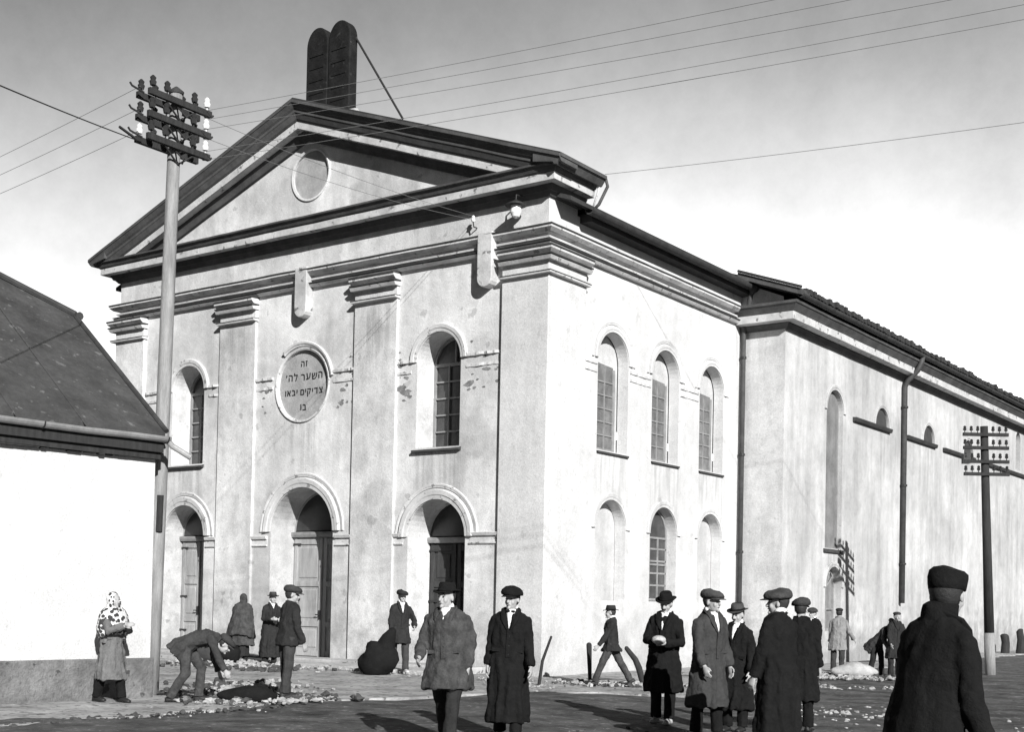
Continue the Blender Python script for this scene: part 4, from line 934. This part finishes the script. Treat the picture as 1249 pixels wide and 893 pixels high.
person('small figure in dark coat and flat hat standing in front of the main arch', (-5.9, -2.1, .035), 20, 1.68, arms=((20, 14, 70, 45), (20, 14, 70, 45)), coat=M_dark, hem=.18, hat='fedora', hatm=M_char, shirt=.12, vox=.012)
person('man in dark jacket and big flat cap, turned right, standing before the main arch', (1.09, -8.34, .03), 118, 1.77, arms=((6, 8, 12, 4), (5, 8, 20, 8)), legs=((4, 0), (-4, 4)), coat=M_dark, hem=.80, trous=M_char, hat='cap', hatm=M_char, yaw=-25, pitch=6, vox=.010)
person('man in dark coat leaning beside a big black sack at the right-hand arch', (-2.3, -1.85, .035), 15, 1.80, arms=((10, 22, 50, 35), (8, 12, 25, 10)), legs=((12, 4), (-8, 4)), coat=M_dark, hem=.62, trous=M_char, hat='cap', hatm=M_dark, shirt=.22, shoes=M_shoe_pale, vox=.012)
person('man in grey jacket, white open shirt and dark brimmed hat striding toward the viewer', (6.5, -11.15, -.02), -18, 1.86, arms=((-10, 9, 26, 8), (16, 12, 42, 22)), legs=((18, 4), (-14, 14)), coat=M_mid, hem=.62, trous=M_dark, hat='fedora', hatm=M_black, shirt=.30, yaw=-22, sx=1.16, vox=.008)
person('man in very long black overcoat and bow tie beside the grey-jacketed man', (6.66, -10.24, -.02), -8, 1.82, arms=((10, 9, 12, 2), (-4, 9, 14, 2)), legs=((8, 2), (-8, 6)), coat=M_black, hem=.20, trous=M_black, hat='cap', hatm=M_black, shirt=.22, tie='bow', yaw=-18, sx=1.02, flare=-.01, vox=.008)
person('small man in brimmed hat walking left along the foot of the side wall', (2.75, -1.63, .035), -88, 1.60, arms=((24, 8, 14, 4), (-24, 8, 20, 4)), legs=((26, 4), (-26, 6)), coat=M_dark, hem=.78, trous=M_mid, hat='fedora', hatm=M_dark, shirt=.06, vox=.011)
r10 = person('man in black overcoat and dented hat looking down at a pale parcel', (6.93, -7.11, -.02), -14, 1.80, arms=((16, 12, 74, 52), (16, 12, 74, 52)), legs=((6, 2), (-4, 2)), coat=M_black, hem=.42, trous=M_black, hat='fedora', hatm=M_black, shirt=.24, yaw=-4, pitch=16, sx=1.04, moust=True, shoes=M_shoe_pale, vox=.008)
person('man in grey coat and round grey cap turned right, next to the parcel holder', (8.21, -8.31, -.02), 48, 1.84, arms=((4, 8, 14, 6), (6, 8, 20, 6)), legs=((5, 2), (-4, 2)), coat=M_char, hem=.36, trous=M_black, hat='cap', hatm=M_mid, shirt=.28, yaw=10, sx=1.05, vox=.008)
person('shorter man in grey round hat and dark coat in the middle of the group', (8.13, -7.40, -.02), -22, 1.66, arms=A0, coat=M_black, hem=.30, trous=M_black, hat='fedora', hatm=M_mid, shirt=.26, yaw=-8, pitch=10, moust=True, vox=.009)
person('tall man in long black coat and peaked grey cap turned left, nearest of the group', (9.82, -9.86, -.02), -128, 1.83, arms=((6, 9, 12, 4), (4, 9, 12, 4)), coat=M_black, hem=.22, trous=M_black, hat='cap', hatm=M_mid, yaw=32, sx=1.10, shirt=.1, vox=.008)
person('man in dark cap mostly hidden behind the tall man in the long black coat', (8.72, -6.75, -.02), 165, 1.76, arms=A0, coat=M_black, hem=.4, trous=M_black, hat='cap', hatm=M_char, vox=.010)
person('distant man in dark coat and flat cap facing left beside the low arched window', (3.87, 5.18, -.01), -35, 1.62, arms=A0, coat=M_black, hem=.5, trous=M_black, hat='cap', hatm=M_char, shirt=.12, vox=.013)
person('distant figure in pale jacket and dark beret seen from behind', (3.95, 6.4, .03), 165, 1.60, arms=((4, 8, 10, 0), (14, 18, 30, 0)), coat=M_pale, hem=.62, trous=M_char, hat='beret', hatm=M_dark, vox=.013)
person('distant person in dark clothes bending forward just left of the foreground silhouette', (4.62, 7.1, -.01), 62, 1.55, lean=42, arms=((20, 8, 20, 6), (10, 8, 20, 6)), legs=((10, 8), (-6, 8)), coat=M_char, hem=.6, trous=M_dark, hat='cap', hatm=M_dark, vox=.013)
person('distant person standing upright in dark clothes just left of the foreground silhouette', (5.1, 6.94, -.01), 30, 1.58, arms=((20, 10, 60, 30), (10, 10, 20, 6)), coat=M_dark, hem=.5, trous=M_dark, hat='beret', hatm=M_char, vox=.013)
person('large black silhouette of a capped man seen from behind in the right foreground', (13.22, -15.62, -.02), 128, 1.89, lean=9, arms=((4, 8, 10, 0), (4, 8, 12, 0)), coat=M_black, hem=.6, trous=M_black, hat='tallcap', hatm=M_black, yaw=30, foldamp=.009, sx=1.08, hairm=M_hair, vox=.008, neckshade=M_black)

# parcel in the hands of the man in the dented hat
def bag(name, c, r, m, label, cat, amp=.2, seed=0, flat=None, group=None, rot=0):
    g = MB(); g.ell((0, 0, 0), r, None, 28, 18); o = g.build(name, m, smooth=True); me = o.data
    for v_ in me.vertices:
        p = v_.co.copy(); k = 1 + amp * noise.noise(p * 2.6 + Vector((seed, 0, 0))) * 1.4 + amp * .5 * noise.noise(p * 8)
        v_.co = p * k
        if flat is not None: v_.co.z = max(v_.co.z, flat)
    o.location = c; o.rotation_euler = (0, 0, rot); return tag(o, label, cat, group)
R10, T10, arm10, s10 = r10
bpy.context.view_layer.update()
mid = (arm10[0][2] + arm10[1][2]) / 2 + Vector((0, -.06, .03)); pc = R10.matrix_world @ mid
bag('paper_parcel', pc, (.10, .075, .06), M_sackw, 'small pale parcel held at the waist of the man in the dented hat', 'parcel', .12, 4)
bag('black_sack', (-2.38, -2.42, .30), (.40, .28, .36), M_black, 'big black bulging sack resting on the ground by the right-hand arch', 'sack', .25, 9, -.35, rot=.7)
g = MB(); g.tube([(0, 0, 0), (.1, .05, .3), (.16, .1, .42)], [.24, .15, .09], 14, rnd=True); ns = g.build('sack_neck', M_black, bpy.data.objects['black_sack'], True); ns.location = (.12, 0, .16)
bag('white_sack', (4.45, 6.1, .12), (.48, .32, .20), M_sackw, 'low white sack lying on the ground by the rear wing', 'sack', .18, 2, -.17, rot=.6)
bag('dark_bundle', (1.12, -9.15, .10), (.42, .15, .13), M_black, 'long dark bundle lying between the bending man and the capped man', 'bundle', .25, 5, -.12, rot=.7)
bag('dark_bundle', (-6.6, -2.75, .26), (.32, .26, .30), M_black, 'rounded black bundle at the feet of the small dark figure', 'bundle', .22, 13, -.24)
bag('dark_bundle', (-7.5, -2.6, .28), (.62, .34, .30), M_char, 'sloping dark bundle on the debris in front of the shawled person', 'bundle', .22, 17, -.26, rot=.6)

# ------------------------------------------------------------------ stakes by the wall
def stake(label, pts, r):
    g = MB().tube(pts, r, 9, rnd=True); o = g.build('stake', M_wood_dark, smooth=True)
    for v_ in o.data.vertices: v_.co += Vector((noise.noise(v_.co * 7), noise.noise(v_.co * 7 + Vector((9, 0, 0))), 0)) * .02
    return tag(o, label, 'stake', 'stakes at the foot of the side wall')
stake('thin straight stake leaning right, alone nearest the corner of the hall', [(1.60, -2.34, -.05), (1.66, -2.31, .45), (1.78, -2.22, .90)], [.03, .027, .024])
stake('thick upright stake just left of the walking man', [(1.69, -.69, -.05), (1.68, -.69, .3), (1.66, -.7, .72)], [.04, .045, .055])
stake('bent thick stake just right of the walking man', [(2.42, .12, -.05), (2.36, .05, .28), (2.3, .0, .45), (2.14, -.06, .66)], [.06, .06, .06, .05])
for (x, y, h_, lb) in ((2.0, 27.6, .62, 'left one of the far dark stumps beside the right edge'), (2.25, 29.3, .42, 'low middle one of the far dark stumps beside the right edge'), (2.4, 28.2, .82, 'tallest of the far dark stumps, at the right edge')):
    g = MB().tube([(x, y, -.05), (x + .03, y, h_ * .6), (x - .02, y, h_)], [.15, .13, .14], 10, rnd=True); o = g.build('tree_stump', M_wood_dark, smooth=True)
    for v_ in o.data.vertices: v_.co += Vector((noise.noise(v_.co * 5), noise.noise(v_.co * 5 + Vector((9, 0, 0))), noise.noise(v_.co * 4))) * .08
    tag(o, lb, 'stump', 'far stumps')

# ------------------------------------------------------------------ rubble
def stones(name, zones, m, seed):
    random.seed(seed); g = MB()
    for (xa, ya, xb, yb, wdt, n_, smin, smax, z0) in zones:
        for i in range(n_):
            t = random.random(); x = xa + (xb - xa) * t + random.gauss(0, wdt); y = ya + (yb - ya) * t + random.gauss(0, wdt); r = smin + (smax - smin) * random.random() ** 2.2 * 1.25
            M3 = Matrix.Rotation(random.uniform(0, 6), 3, 'Z') @ Matrix.Rotation(random.uniform(-.5, .5), 3, 'X')
            k = len(g.v); g.ell((x, y, z0 - .02 + r * .15), (r, r * random.uniform(.55, .9), r * random.uniform(.35, .7)), M3, 7, 5)
            for q in range(k, len(g.v)):
                p = Vector(g.v[q]); g.v[q] = tuple(p + Vector((noise.noise(p * 17), noise.noise(p * 17 + Vector((5, 5, 5))), noise.noise(p * 17 - Vector((5, 5, 5))))) * r * .6)
    o = g.build(name, m); return tag(o, None, None, None, 'stuff')
o = stones('rubble', [(1.7, -1.6, 3.9, -.6, .35, 260, .015, .06, .04), (.9, -2.6, 2.3, -3.4, .3, 90, .01, .035, .04), (.9, -9.6, 1.5, -8.2, .30, 260, .015, .06, .04), (.2, -8.6, -1.5, -6.5, .5, 200, .02, .07, .04), (-7.5, -2.6, -5.0, -2.6, .42, 260, .03, .11, .05),
    (-4.5, -1.9, .5, -2.0, .4, 120, .015, .05, .05), (3.2, 5.0, 5.2, 5.6, .35, 260, .02, .07, .03), (5.0, 1.0, 6.5, 3.5, .5, 120, .02, .06, -.02), (7.2, -3.4, 9.2, -2.8, .45, 260, .01, .05, -.02), (8, -5, 11, -4.5, .6, 120, .01, .04, -.02), (1.6, -13, 1.8, -10, .25, 60, .01, .03, .0), (3, -13, 11, -6, 2.2, 260, .005, .014, -.03)], M_rubble, 3)
o['label'] = 'broken pale plaster and stone scattered along the foot of the walls'
o = stones('dark_stones', [(1.8, -14, 1.8, -9, .12, 160, .015, .05, .0), (1.6, -1.7, 3.9, -.7, .3, 160, .02, .07, .03), (-7.5, -2.9, -4.6, -3.1, .5, 120, .03, .10, .04), (.8, -9.6, 1.3, -8.0, .3, 160, .02, .07, .04), (-.3, -8.5, -1.8, -6.5, .5, 120, .02, .09, .04), (3.0, 5.6, 5.4, 6.3, .3, 150, .02, .08, .03), (4, -9, 12, -3, 1.6, 300, .01, .03, -.03), (2, -12, 8, -12, 1.0, 300, .008, .025, -.03), (3, -13, 11, -6, 2.2, 900, .006, .02, -.03), (5, 0, 12, 8, 2, 500, .01, .03, -.03)], M_rubble_dk, 5)
o['label'] = 'dark stones and clods scattered on the street'
